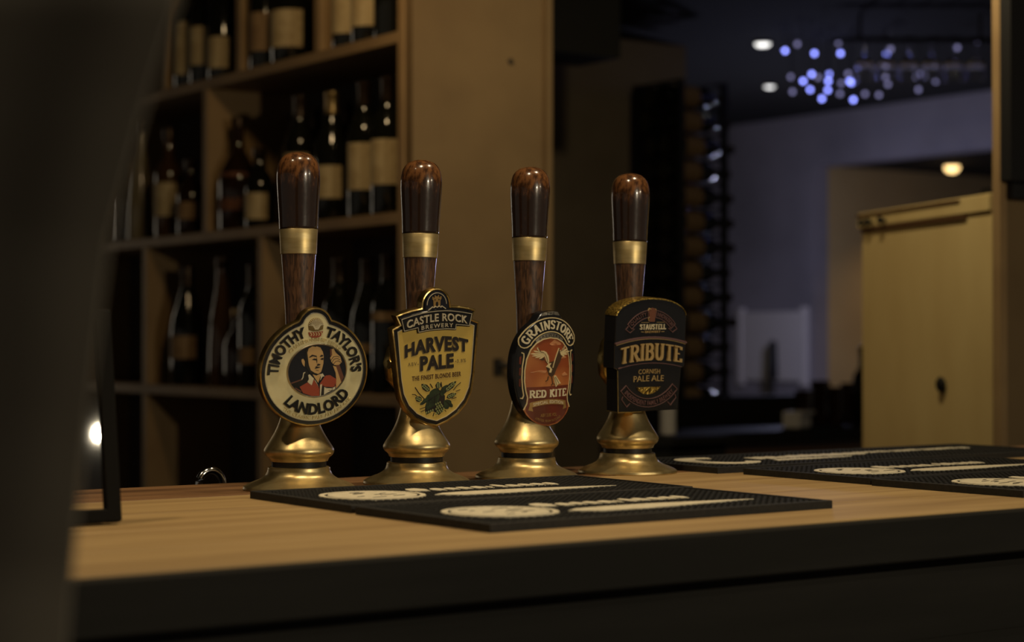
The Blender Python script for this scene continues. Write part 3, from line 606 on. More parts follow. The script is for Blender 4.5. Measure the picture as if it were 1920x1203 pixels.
def ear(x_, y_, ang, l, wd):
    a = R(ang); dx, dy = math.cos(a), -math.sin(a); nx, ny = -dy, dx; out = []
    def q(u, v): return (x_ + dx * l * u + nx * wd * v, y_ + dy * l * u + ny * wd * v)
    dark = [q(0, 0), q(.2, .5), q(.6, .62), q(.9, .3), q(1.05, 0), q(.9, -.3), q(.6, -.62), q(.2, -.5)]
    for k in range(4):
        for s in (1, -1): out.append([q(.12 + k * .2, s * .06), q(.22 + k * .2, s * .36), q(.36 + k * .2, s * .30), q(.26 + k * .2, s * .05)])
    return dark, out
dk = []; lt = []
for e_ in [(560, 430, 135, 220, 95), (740, 400, 95, 135, 95), (860, 470, 38, 290, 95), (900, 600, 18, 200, 85), (400, 600, 150, 140, 90)]:
    d_, l_ = ear(*e_); dk.append(d_); lt += l_
polys('barley_ear', 'ink', dk, 0.0002, 0.0007, hops, hp); polys('barley_grain', 'leafgreen', lt, 0.0003, 0.0009, hops, hp)
sc_ = []
for r_ in range(5):
    for k in range(4 - (r_ > 2)):
        cx_, cy_ = 690 + k * 42 + (r_ % 2) * 20 - r_ * 2, 900 - r_ * 48 - k * 14
        sc_.append([(cx_, cy_ + 26), (cx_ + 18, cy_), (cx_ + 4, cy_ - 26), (cx_ - 14, cy_ - 2)])
for k in range(4): sc_.append([(490 + k * 42, 885 - k * 12), (510 + k * 42, 860 - k * 12), (498 + k * 42, 830 - k * 12), (478 + k * 42, 852 - k * 12)])
polys('hop_scale', 'leafgreen', sc_, 0.0003, 0.0009, hops, hp)
polys('stalk', 'ink', strip([(270, 320), (340, 440), (450, 570)], 16) + strip([(210, 455), (270, 465), (330, 530)], 12) + strip([(1190, 320), (1110, 380), (1040, 460)], 12) + strip([(1180, 465), (1090, 490)], 12) + strip([(1100, 615), (1000, 635)], 12) + strip([(360, 770), (470, 740)], 12) + strip([(380, 830), (470, 795)], 11) + strip([(625, 940), (650, 870)], 14) + strip([(570, 280), (620, 370)], 16) + strip([(790, 270), (810, 400)], 16) + strip([(860, 840), (890, 880)], 9), 0.0002, 0.0007, hops, hp)
polys('leaf_vein', 'ink', strip([(380, 685), (560, 590), (740, 500)], 9) + strip([(560, 590), (520, 720)], 8) + strip([(660, 545), (650, 690)], 8) + strip([(870, 650), (1000, 780)], 9), 0.0004, 0.0008, hops, hp)
bracket(c2, 0.0345, 46)

# ---- oval orange clip with the bird (bowed face)
c3 = clip(1030, 691, 0.032, 0, -5.4, 2.5, 'oval clip with orange sky and a cream-winged bird of prey')
def bow(x_, y_): return -0.0085 * (x_ / 0.043) ** 2
ko = []
for i in range(120):
    a = 2 * math.pi * i / 120 - math.pi / 2; dx, dy = math.cos(a), math.sin(a)
    rx = 0.0450; ry = 0.0665 if dy < 0 else 0.0615
    e = 2.12 if dy < 0 else 2.3; r = (abs(dx / rx) ** e + abs(dy / ry) ** e) ** (-1 / e); x_, y_ = r * dx, r * dy - 0.002
    if dy > 0 and abs(x_) < 0.0190: y_ = max(y_, 0.0675 - 0.0000 * abs(x_) - 0.0075 * (max(0, abs(x_) - 0.0105) / 0.0085) ** 1.6 - 6 * x_ * x_)
    ko.append((x_, y_))
body3 = loft('body', 'enamel', ko, [(0.0025, -0.0145), (0.0003, -0.013), (0, -0.004), (0.0006, -0.0006), (0.0022, 0.0)], c3, zf=bow)
def disc_face(name, m_, outline, z, parent, rings=8, zf=bow):
    """bowed face: concentric rings towards the centre"""
    cx_ = sum(p[0] for p in outline) / len(outline); cy_ = sum(p[1] for p in outline) / len(outline)
    n = len(outline); V = []; Fc = []
    for k in range(rings + 1):
        t = 1 - k / (rings + 0.5)
        for (x_, y_) in outline:
            X, Y = cx_ + (x_ - cx_) * t, cy_ + (y_ - cy_) * t; V.append((X, Y, z + zf(X, Y)))
    for k in range(rings):
        for i in range(n):
            j = (i + 1) % n; Fc.append((k * n + i, k * n + j, (k + 1) * n + j, (k + 1) * n + i))
    Fc.append(tuple(range(rings * n, rings * n + n)))
    b = len(V)
    for (x_, y_) in outline: V.append((x_, y_, z - 0.0012 + zf(x_, y_)))
    for i in range(n): j = (i + 1) % n; Fc.append((i, b + i, b + j, j))
    return mesh(name, V, Fc, m_, parent, True)
disc_face('black_face', 'enamel', inset(ko, 0.0020), 0.0004, c3)
# picture panel
pp = [(0, 36.5), (10, 35), (19, 30.5), (26, 23), (30.5, 12), (32.5, -1), (32.5, -14), (31, -24), (28.5, -33), (29.5, -40), (33.0, -47)]
pl = [(29, -53.5), (22, -60), (13, -65), (0, -67)]
full = pp + pl; PO = resamp([(x_ * mm, y_ * mm) for x_, y_ in full + [(-x_, y_) for x_, y_ in full[-2:0:-1]]], 0.004)
disc_face('sunset_panel', 'orange', PO, 0.0007, c3)
def bowed(name, m_, P, z, parent, d=0.0025):
    return polys(name, m_, [resamp(p, d) for p in P], z - 0.0007, z, parent, None, bow)
low = [(x_ * mm, y_ * mm) for x_, y_ in [(-29.5, -24), (29.5, -24), (27.0, -33), (28.0, -40), (31.5, -47), (27.5, -53.5), (20.5, -59.5), (12, -64), (0, -66), (-12, -64), (-20.5, -59.5), (-27.5, -53.5), (-31.5, -47), (-28, -40), (-27, -33)]]
lowp = []
for k in range(12):                                  # lower maroon half in upright strips that follow the bow
    xa, xb = -0.0300 + k * 0.005, -0.0300 + (k + 1) * 0.005
    def yb_(x_):
        x_ = abs(x_); T = [(0, -.066), (.012, -.064), (.0205, -.0595), (.0275, -.0535), (.0305, -.048)]
        for (x0, y0), (x1, y1) in zip(T, T[1:]):
            if x_ <= x1: return y0 + (y1 - y0) * (x_ - x0) / (x1 - x0)
        return -.048
    lowp.append([(xa, yb_(xa)), (xb, yb_(xb)), (xb, -.0205), (xa, -.0205)])
polys('maroon_panel', 'maroon', lowp, 0.0004, 0.0010, c3, None, bow)
line = [(x_ * mm, y_ * mm) for x_, y_ in pp[::-1]] + [(-x_ * mm, y_ * mm) for x_, y_ in pp[1:]]
polys('panel_line', 'wing', strip(line, 0.0012), 0.0006, 0.0014, c3, None, bow)
for s in (1, -1):
    lp = [(36.5, 20), (34.0, 19), (33.6, 15), (35.2, 4), (35.6, -10), (34.6, -22), (33.2, -30), (34.5, -33.5), (37, -33)]
    polys('side_line', 'wing', strip([(s * x_ * mm, y_ * mm) for x_, y_ in lp], 0.0011), 0.0003, 0.0012, c3, None, bow)
    polys('side_panel', 'maroon', [[(s * x_ * mm, y_ * mm) for x_, y_ in [(36.5, 16 - k * 13), (38.6, 15 - k * 13), (38.8, 7 - k * 13), (36.8, 6 - k * 13)]] for k in range(3)], 0.0003, 0.0009, c3, None, bow)
# arched name band
bc = 0.0135
def ba(r, a): return (r * 1.0 * math.sin(R(a)), bc + r * math.cos(R(a)))
band = [ba(0.0462, a) for a in range(-60, 61, 4)]; band2 = [ba(0.0300, a) for a in range(60, -61, -4)]
endR = [(0.0404, 0.0335), (0.0398, 0.0296), (0.0375, 0.0266), (0.0340, 0.0254), (0.0303, 0.0258)]
endL = [(-x_, y_) for x_, y_ in endR[::-1]]
lo_ = band + endR + band2 + endL
polys('band_line', 'wing', strip(lo_ + lo_[:1], 0.0011), 0.0003, 0.0013, c3, None, bow)
sletters('lettering', 'white_print', 'GRAINSTORE', 0.0715, 0.0112, 0.0003, 0.0014, arc_up(0, bc, 0.0326, 0.0), c3, bow, wv=.18, wh=.10, serif=.035, st=.05, gap=.06)
polys('silver_plate', 'silver', [[(-.0135, .0618), (-.0045, .0632), (.0045, .0632), (.0135, .0618), (.0105, .0660), (.004, .0672), (-.004, .0672), (-.0105, .0660)]], 0.0003, 0.0007, c3, None, bow)
letters('small_lettering', 'ink', 'THE', 0.0110, 0.0030, 0.0006, 0.0010, straight(0, 0.0633), c3, 0.0, 1.4, bow)
pb = [ba(0.0282, a) for a in range(-44, 45, 4)] + [ba(0.0240, a) for a in range(44, -45, -4)]
polys('silver_band', 'silver', [[ba(0.0284, a), ba(0.0284, a + 6), ba(0.0242, a + 6), ba(0.0242, a)] for a in range(-45, 45, 6)], 0.0003, 0.0008, c3, None, bow)
letters('small_lettering', 'ink', 'BREWERY', 0.0300, 0.0029, 0.0006, 0.0011, arc_up(0, bc, 0.0248), c3, 0.0, 1.4, bow)
# bird: both wings raised
def bp_(X, Y): return ((X - 848) / 790 * 0.0580 + 0.0030, 0.0255 - (Y - 780) * 5.8e-5)
brd = empty('bird_print'); brd.parent = c3
def bird(name, m_, P, z): return polys(name, m_, P, 0.0005, z, brd, bp_, bow)
def fan(root, tips, wd):
    out = []
    for (rx_, ry_), (tx, ty) in zip(root, tips):
        d = Vector((tx - rx_, ty - ry_)).normalized(); n = Vector((-d.y, d.x)) * wd; m_ = Vector((rx_, ry_)).lerp(Vector((tx, ty)), .72)
        out.append([(rx_ - n.x * .6, ry_ - n.y * .6), (m_.x - n.x, m_.y - n.y), (tx, ty), (m_.x + n.x * .9, m_.y + n.y * .9), (rx_ + n.x * .6, ry_ + n.y * .6)])
    return out
bird('feather', 'wing', fan([(615, 870), (640, 880), (660, 900), (680, 915), (695, 930), (705, 945)], [(562, 772), (500, 845), (452, 905), (478, 950), (530, 985), (600, 1010)], 17), 0.0013)
bird('feather', 'wing', fan([(1050, 900), (1045, 905), (1040, 915), (1040, 930), (1045, 945)], [(1112, 778), (1185, 835), (1246, 892), (1190, 950), (1112, 990)], 19), 0.0013)
bird('wing', 'wing', [[(600, 850), (690, 850), (735, 880), (775, 960), (790, 1060), (772, 1125), (735, 1065), (700, 960)], [(1000, 850), (1070, 870), (1075, 935), (1035, 960), (1010, 905)]], 0.00135)
bird('dark_feather', 'wingdark', [[(700, 1030), (770, 1110), (830, 1080), (900, 1060), (990, 800), (1010, 860), (1060, 980), (1010, 1100), (940, 1230), (900, 1340), (850, 1390), (790, 1350), (760, 1250), (740, 1180), (770, 1130)], [(610, 1010), (690, 985), (700, 1040), (650, 1040)]], 0.0012)
bird('head', 'wing', [[(735, 1175), (780, 1110), (830, 1105), (800, 1160), (850, 1230), (830, 1300), (790, 1290), (810, 1220), (770, 1190)]], 0.0015)
bird('wing_edge', 'wing', strip([(985, 810), (925, 980), (880, 1130), (865, 1200)], 15), 0.0015)
bird('tail', 'wing', [[(890, 1370), (930, 1360), (1040, 1530), (985, 1540), (965, 1560), (935, 1600), (905, 1500)]], 0.0014)
bird('feather_line', 'wingdark', strip([(585, 790), (620, 860), (690, 890)], 10) + strip([(700, 900), (740, 980), (760, 1080)], 7) + strip([(1085, 790), (1070, 855), (1010, 880)], 10) + strip([(920, 1390), (1000, 1530)], 8) + strip([(905, 1400), (950, 1560)], 8), 0.0016)
bird('leg', 'wingdark', strip([(780, 1370), (770, 1440), (730, 1470)], 15) + strip([(850, 1390), (870, 1520), (840, 1560)], 15) + strip([(870, 1520), (910, 1545)], 12), 0.0013)
for cl_ in ([(-.026, -.0035), (-.014, -.0010), (-.004, -.0020), (-.006, -.0045)], [(-.001, .0290), (.006, .0340), (.015, .0300), (.017, .0275), (.002, .0275)], [(.019, -.0075), (.024, -.0050), (.029, -.0090), (.020, -.0095)], [(.012, .0125), (.024, .0140), (.026, .0115), (.014, .0110)]):
    polys('cloud', 'cloud', [cl_], 0.0004, 0.0010, c3, None, bow)
sletters('lettering', 'white_print', 'RED KITE', 0.0530, 0.0100, 0.0006, 0.0017, straight(0.0000, -0.0338), c3, bow, wv=.20, wh=.11, serif=.04, st=.06, gap=.05)
rb = [(-.0260 + .0052 * k, -.0450 + .0034 * (1 - ((-.0260 + .0052 * k) / .026) ** 2)) for k in range(11)]
polys('ribbon', 'gold_print', [[a, b, (b[0], b[1] + .0060), (a[0], a[1] + .0060)] for a, b in zip(rb, rb[1:])] + [[(-.0275, -.0475), (-.0215, -.0490), (-.0225, -.0450), (-.0262, -.0425)], [(.0275, -.0475), (.0215, -.0490), (.0225, -.0450), (.0262, -.0425)]], 0.0006, 0.0013, c3, None, bow)
letters('small_lettering', 'white_print', 'SPECIAL EDITION', 0.0430, 0.0036, 0.0010, 0.0016, straight(0, -0.0405, 0.0026, 0.0215), c3, 0.01, 1.1, bow)
letters('small_lettering', 'gold_print', 'ABV 3.8% VOL', 0.0230, 0.0038, 0.0006, 0.0013, straight(0, -0.0560), c3, 0.0, 1.1, bow)
letters('small_lettering', 'gold_print', 'LIMITED FROM RUTLAND', 0.0380, 0.0026, 0.0006, 0.0012, arc_dn(0, -0.024, 0.0385), c3, 0.0, 1.3, bow)
bracket(c3, 0.034, 24, 18, -18)

# ---- black arched clip
c4 = clip(1219, 668, 0.043, 0, -4.6, 1.0, 'thick black arched clip with gold edge and large buff letters')
tp = [(54.5 * math.sin(R(a)), 47.0 + 23.2 * math.cos(R(a)) ** 0.9) for a in range(85, 0, -6)]
rt = [(0, -66.5), (46.8, -66.0), (48.2, -40), (49.8, -15), (54.6, -13.0), (55.2, 16), (54.6, 19), (54.5, 46)] + tp
TO = [(x_ * mm, y_ * mm) for x_, y_ in rt[1:] + [(0, 70.2)] + [(-x_, y_) for x_, y_ in rt[:0:-1]]]
loft('body', 'enamel', TO, [(0.001, -0.022), (0, -0.021), (0, -0.0008), (0.0008, 0.0)], c4, smooth=False)
arcp = [p for p in TO if p[1] > 0.046]
g = G()
pr_ = [(0.0002, -0.0212), (-0.0005, -0.0208), (-0.0005, -0.0012), (0.0002, -0.0006)]
g = G(); nA = len(arcp); V = []; Fc = []
nin = inset(TO, 1.0)
def out_(i, d):
    a, b = Vector(arcp[max(i - 1, 0)]), Vector(arcp[min(i + 1, nA - 1)]); t_ = (b - a).normalized(); return Vector(arcp[i]) + Vector((t_.y, -t_.x)) * d
for i in range(nA):
    for d, z in [(-0.0012, -0.0214), (0.0008, -0.0212), (0.0008, -0.0016), (0.0002, 0.0004), (-0.0012, 0.0008)]: p = out_(i, d); V.append((p.x, p.y, z))
for i in range(nA - 1):
    for k in range(5): Fc.append((i * 5 + k, i * 5 + (k + 1) % 5, (i + 1) * 5 + (k + 1) % 5, (i + 1) * 5 + k))
Fc += [tuple(range(5)), tuple(range((nA - 1) * 5, nA * 5))]
mesh('gold_edge', V, Fc, 'glitter', c4, True)
polys('gold_corner', 'clip_gold', [[(-.0470, -.0660), (-.0458, -.0660), (-.0488, -.0160), (-.0500, -.0160)]], -0.0002, 0.0006, c4)
polys('gold_foot', 'clip_gold', [[(-.0470, -.0668), (-.0100, -.0670), (-.0100, -.0662), (-.0470, -.0655)]], -0.0215, 0.0003, c4)
def sag(hw, yc, ye, n=16): return [(-hw + 2 * hw * i / n, yc + (ye - yc) * ((-hw + 2 * hw * i / n) / hw) ** 2) for i in range(n + 1)]
polys('ridge', 'mauve', strip(sag(0.0552, 0.0232, 0.0160), 0.0022), -0.0004, 0.0022, c4)
polys('ridge_line', 'buff', strip(sag(0.0535, 0.0214, 0.0142), 0.0007), -0.0002, 0.0018, c4)
polys('ridge', 'mauve', strip(sag(0.0490, -0.0078, -0.0135), 0.0010), -0.0004, 0.0016, c4)
box_ = sag(0.0545, 0.0200, 0.0130)
sletters('lettering', 'buff', 'TRIBUTE', 0.0955, 0.0215, -0.0002, 0.0026, straight(0.0010, -0.0052, 0.0042, 0.049, 0.06), c4, None, wv=.20, wh=.085, serif=.055, st=.055, gap=.055)
sletters('lettering', 'white_print', 'STAUSTELL', 0.0400, 0.0066, -0.0002, 0.0014, straight(0.0020, 0.0325), c4, None, wv=.15, wh=.09, serif=.03, st=.05, gap=.09)
letters('small_lettering', 'buff', 'BREWERY', 0.0240, 0.0026, -0.0002, 0.0012, straight(0.0020, 0.0286), c4, 0.01, 1.1)
polys('small_mark', 'buff', strip([(-.0160, .0300), (-.0115, .0298)], 0.0007) + strip([(.0155, .0298), (.0200, .0300)], 0.0007) + strip([(-.016, .0412), (-.004, .0412)], 0.0004) + strip([(.008, .0412), (.020, .0412)], 0.0004), -0.0002, 0.0010, c4)
def rib(a0, a1, r0, r1, cy_, up=True):
    f_ = (lambda r, a: (r * math.sin(R(a)), cy_ + r * math.cos(R(a)))) if up else (lambda r, a: (r * math.sin(R(a)), cy_ - r * math.cos(R(a))))
    n = 12; A = [f_(r1, a0 + (a1 - a0) * i / n) for i in range(n + 1)]; B = [f_(r0, a1 + (a0 - a1) * i / n) for i in range(n + 1)]
    return A + B + A[:1]
RC = 0.0080
polys('ribbon_line', 'mauve', strip(rib(-50, -8, 0.0395, 0.0480, RC), 0.0008) + strip(rib(8, 50, 0.0395, 0.0480, RC), 0.0008)
      + sum([strip([(s * .0345, .0385), (s * .0395, .0330), (s * .0330, .0290), (s * .0265, .0335), (s * .0300, .0340)], 0.0008) for s in (1, -1)], []), -0.0002, 0.0012, c4)
letters('small_lettering', 'mauve', 'QUALITY', 0.0255, 0.0052, -0.0002, 0.0011, arc_up(0, RC, 0.0412, R(-29)), c4, 0.01, 1.1)
letters('small_lettering', 'mauve', 'INNOVATION', 0.0265, 0.0052, -0.0002, 0.0011, arc_up(0, RC, 0.0412, R(29)), c4, 0.01, 1.1)
polys('crest', 'brown_print', [[(-.0035, .0420), (.0045, .0420), (.0055, .0520), (.0070, .0555), (.0045, .0580), (.0005, .0588), (-.0040, .0575), (-.0060, .0550), (-.0045, .0520)]], -0.0002, 0.0009, c4)
polys('crest_line', 'buff', strip([(-.0062, .0555), (-.0045, .0582), (-.0020, .0570)], 0.0009) + strip([(-.0045, .0430), (-.0058, .0460), (-.0040, .0478)], 0.0009) + strip([(.0048, .0575), (.0062, .0560)], 0.0007), -0.0002, 0.0013, c4)
letters('lettering', 'buff', 'CORNISH', 0.0330, 0.0056, -0.0002, 0.0011, straight(-0.0010, -0.0205, 0.0006, 0.0165), c4, -0.005, 1.05)
letters('lettering', 'buff', 'PALE ALE', 0.0465, 0.0070, -0.0002, 0.0011, straight(-0.0015, -0.0297, 0.0006, 0.023), c4, -0.004, 1.02)
polys('gold_dome', 'glitter', [[(-.0205, -.0368), (.0170, -.0368), (.0130, -.0410), (.0065, -.0445), (-.0018, -.0458), (-.0100, -.0445), (-.0165, -.0410)]], -0.0002, 0.0012, c4)
polys('ribbon_line', 'mauve', strip(rib(-50, 50, 0.0470, 0.0570, -0.0040, False), 0.0008) + sum([strip([(s * .0405, -.0470), (s * .0420, -.0510), (s * .0340, -.0600), (s * .0290, -.0555)], 0.0008) for s in (1, -1)], []), -0.0002, 0.0012, c4)
letters('small_lettering', 'mauve', 'INDEPENDENT FAMILY BREWERY', 0.0840, 0.0056, -0.0002, 0.0011, arc_dn(0, -0.0040, 0.0550), c4, 0.008, 1.1)
bracket(c4, 0.043, 44, 27, -38)

# ================================================================== bar mats
def bar_mat(x, y, rz, L, W, label, kind):
    t = empty('bar_mat', (x, y, BAR), R(rz)); tag(t, label, 'bar mat', 'black rubber bar mats')
    H_ = 0.0078
    o = [(-L / 2, -W / 2), (L / 2, -W / 2), (L / 2, W / 2), (-L / 2, W / 2)]
    loft('base', 'rubber', o, [(0, 0.0002), (0, H_ - 0.0005), (0.0005, H_), (0.0055, H_), (0.0060, H_ - 0.0045)], t, smooth=False)
    g = G(); st = 0.0082; nx = int((L - 0.016) / st); ny = int((W - 0.016) / st)
    for i in range(nx):
        for j in range(ny):
            cx_, cy_ = -L / 2 + 0.010 + i * st, -W / 2 + 0.010 + j * st; r = 0.0021
            g.add([(cx_ - r * 1.1, cy_ - r * 1.1, H_ - .0046), (cx_ + r * 1.1, cy_ - r * 1.1, H_ - .0046), (cx_ + r * 1.1, cy_ + r * 1.1, H_ - .0046), (cx_ - r * 1.1, cy_ + r * 1.1, H_ - .0046),
                   (cx_ - r, cy_ - r, H_), (cx_ + r, cy_ - r, H_), (cx_ + r, cy_ + r, H_), (cx_ - r, cy_ + r, H_)],
                  [(0, 1, 5, 4), (1, 2, 6, 5), (2, 3, 7, 6), (3, 0, 4, 7), (4, 5, 6, 7)])
    tag(g.build('nubs', 'rubber', t), kind='stuff')
    x0, y0 = -L / 2, -W / 2; zt = H_ + 0.0006; rnd = random.Random(int(x * 1000))
    def pegs(P, par):                                # white pegs that carry the raised print
        g = G()
        for (a, b) in P:
            g.add(*boxg(a - .0013, a + .0013, b - .0013, b + .0013, H_ - .0046, H_))
        tag(g.build('peg', 'white_rubber', par), kind='stuff')
    if kind == 'round':
        cx_, cy_, r = x0 + 0.074, y0 + 0.088, 0.0530
        em = empty('emblem'); em.parent = t
        ring = [[(cx_ + q * math.cos(R(a)), cy_ + q * math.sin(R(a))) for q, a in ((r, d), (r, d + 7.5), (r - .0055, d + 7.5), (r - .0055, d))] for d in [k * 7.5 for k in range(48)]]
        polys('ring', 'white_rubber', ring, H_ - .0006, zt, em)
        dsc = [(cx_ + (r - .0085) * math.cos(R(a)), cy_ + (r - .0085) * math.sin(R(a))) for a in range(0, 360, 6)]
        polys('disc', 'white_rubber', [dsc], H_ - .0006, zt, em)
        blk = []
        for k in range(9):
            a, b, l, h = rnd.uniform(-.028, .02), -.030 + k * .0072, rnd.uniform(.008, .022), .0022
            blk.append([(cx_ + a, cy_ + b), (cx_ + a + l, cy_ + b + .003), (cx_ + a + l * .9, cy_ + b + h + .003), (cx_ + a + .002, cy_ + b + h)])
        polys('dark_figure', 'rubber', blk, H_, zt + 0.0003, em)
        pegs([(cx_ + (r - .0012) * math.cos(R(a)), cy_ + (r - .0012) * math.sin(R(a))) for a in range(0, 360, 9)], em)
        # brush-script line above a tapering flourish
        scr = []; xx = x0 + 0.132; 
        for k, (wd, hh) in enumerate([(.024, .032), (.016, .023), (.015, .021), (.015, .023), (.016, .022), (.007, .014), (.006, 0), (.012, .030), (.016, .024), (.015, .023), (.015, .022), (.014, .024)]):
            if hh:
                yb = y0 + 0.104 + rnd.uniform(-.002, .002)
                scr.append([(xx, yb + hh * .2), (xx + wd * .3, yb), (xx + wd * .8, yb + .001), (xx + wd * 1.02, yb + hh * .5), (xx + wd * .85, yb + hh), (xx + wd * .35, yb + hh * .92), (xx + wd * .1, yb + hh * .6)])
            xx += wd * 1.08
        so = polys('script', 'white_rubber', scr, H_ - .0006, zt, t)
        pegs([(p[0][0] + .004, p[1][1] + .001) for p in scr] + [(p[2][0], p[1][1] + .001) for p in scr], so)
        fl = [(x0 + .128, y0 + .058), (x0 + .150, y0 + .040), (x0 + .200, y0 + .036), (x0 + .255, y0 + .042), (x0 + .320, y0 + .050), (x0 + .352, y0 + .054), (x0 + .320, y0 + .060), (x0 + .240, y0 + .073), (x0 + .180, y0 + .074), (x0 + .145, y0 + .070)]
        fo = polys('flourish', 'white_rubber', [fl], H_ - .0006, zt, t)
        pegs([(x0 + .150 + k * .0082, y0 + .0475 + .0003 * k) for k in range(21)], fo)
    else:
        big = arcpts(x0 + 0.085, y0 + 0.095, 0.050, 0.062, 55, 325, 18); ins_ = arcpts(x0 + 0.090, y0 + 0.095, 0.026, 0.040, 325, 55, 18)
        ini = polys('big_initial', 'white_rubber', [[big[i], big[i + 1], ins_[-2 - i], ins_[-1 - i]] for i in range(18)], H_ - .0006, zt, t)
        bar_ = []; xx = x0 + 0.15
        for k in range(22):
            wd = rnd.uniform(.014, .022); hh = rnd.uniform(.030, .042) if k < 10 else .020
            yb = y0 + 0.085 + (0.02 if k > 9 else 0) + rnd.uniform(-.003, .003)
            bar_.append([(xx, yb), (xx + wd * .9, yb + .002), (xx + wd, yb + hh * .8), (xx + wd * .6, yb + hh), (xx + wd * .1, yb + hh * .9)]); xx += wd * 1.1
            if xx > x0 + L - .09: break
        polys('script', 'white_rubber', bar_, H_ - .0006, zt, t)
        polys('flourish', 'white_rubber', [[(x0 + .150, y0 + .052), (x0 + .28, y0 + .060), (x0 + .30, y0 + .066), (x0 + .16, y0 + .072)]], H_ - .0006, zt, t)
    return t
bar_mat(1.118, 1.648, -0.8, 0.412, 0.208, 'black rubber bar mat with round white emblem, close in front of the left three pumps', 'round')
bar_mat(1.112, 1.432, 1.0, 0.404, 0.214, 'black rubber bar mat with round white emblem, nearest the front edge of the bar', 'round')
bar_mat(1.770, 1.626, 0.4, 0.412, 0.208, 'black rubber bar mat at right, its round emblem seen whole, white pegs showing', 'round')
bar_mat(1.766, 1.412, 1.2, 0.412, 0.208, 'black rubber bar mat with round emblem cut by the right edge of the picture', 'round')
bar_mat(1.872, 1.858, 0.8, 0.655, 0.196, 'long black bar mat with cream lettering lying behind the right pair of mats', 'long')

# ================================================================== menu holder on the left
mh = empty('menu_holder', (0.595, 1.578, BAR)); mh.rotation_euler = (R(-9), 0, R(-3))
tag(mh, 'clear menu holder with dark frame leaning back on the bar at far left', 'menu holder')
box('frame_side', 'matt_black', 0.084, 0.0965, -0.006, 0.006, 0.002, 0.19, mh, 0.0015)
box('frame_side', 'matt_black', -0.0965, -0.084, -0.006, 0.006, 0.002, 0.19, mh, 0.0015)
box('frame_bottom', 'matt_black', -0.084, 0.084, -0.006, 0.006, 0.002, 0.014, mh, 0.0015)
box('frame_top', 'matt_black', -0.084, 0.084, -0.006, 0.006, 0.178, 0.19, mh, 0.0015)
box('pane', 'glass', -0.084, 0.084, -0.0015, 0.0015, 0.014, 0.178, mh)

# ================================================================== dark curtain close on the left
def curtain():
    t = empty('curtain', (0.30, 0.70, 0)); tag(t, 'dark brown curtain hanging close to the viewer at the left edge', 'curtain')
    P = [at_depth(x_, y_, d) for x_, y_, d in [(395, -560, .70), (352, -160, .70), (335, 0, .70), (278, 180, .72), (205, 450, .75), (162, 800, .78), (134, 1080, .80), (112, 1400, .80)]]
    P = [P[0] + Vector((0.02, 0, 2.298 - P[0].z))] + P + [Vector((P[-1].x, P[-1].y, 0.7)), Vector((P[-1].x, P[-1].y, 0.004))]
    left = -RT * 1.0; V = []; Fc = []; N = 60; n = len(P)
    Q = []
    for i in range(n - 1):
        k = 6
        for j in range(k): Q.append(P[i].lerp(P[i + 1], j / k))
    Q.append(P[-1])
    for th in (0, 0.004):
        for p in Q:
            for i in range(N + 1):
                s = i / N * 0.34; f_ = 0.0008 * math.sin(s * 90) + 0.0022 * math.sin(s * 33 + 1)
                v = p + left * s + Vector((0, 1, 0)) * 0 - Vector((FW.x, FW.y, 0)) * (f_ - th); V.append((v.x - 0.30, v.y - 0.70, v.z))
    W = N + 1; m_ = len(Q); off = m_ * W
    for i in range(m_ - 1):
        for j in range(N):
            a = i * W + j; Fc.append((a, a + 1, a + W + 1, a + W)); Fc.append((off + a, off + a + W, off + a + W + 1, off + a + 1))
    for i in range(m_ - 1):
        for j in (0, N): a = i * W + j; Fc.append((a, a + W, off + a + W, off + a))
    for j in range(N):
        for i in (0, m_ - 1): a = i * W + j; Fc.append((a, a + 1, off + a + 1, off + a))
    mesh('cloth', V, Fc, 'curtain', t, True)
    return t
curtain()

# ================================================================== shelves with bottles
SX = 2.27; SD = 0.262
sh_ = empty('bottle_shelves', (SX, 3.63, 0)); tag(sh_, 'tan wooden wall shelves with staggered uprights full of bottles', 'shelves')
def sbox(name, x0, x1, y0, y1, z0, z1, m_='shelf'): return box(name, m_, x0 - SX, x1 - SX, y0 - 3.63, y1 - 3.63, z0, z1, sh_, 0.0015)
YE = 6.2
for z in (0.68, 1.09, 1.50, 1.905): sbox('shelf_board', SX, SX + SD, 3.655, YE, z - 0.026, z)
sbox('end_panel', SX, SX + SD, 3.631, 3.655, 0.0, 2.29)
sbox('end_panel', SX, SX + SD, YE, YE + 0.024, 0.0, 2.29)
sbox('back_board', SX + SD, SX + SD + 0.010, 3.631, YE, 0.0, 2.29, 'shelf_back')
for z0, z1, ys in ((1.905, 2.29, (4.02, 4.43, 4.878, 5.4)), (1.50, 1.879, (4.62, 5.40)), (1.09, 1.474, (4.31, 5.0, 5.7)), (0.68, 1.064, (4.31, 5.0, 5.7)), (0.0, 0.654, (4.31, 5.0))):
    for y in ys: sbox('upright', SX, SX + SD, y - 0.013, y + 0.013, z0, z1)
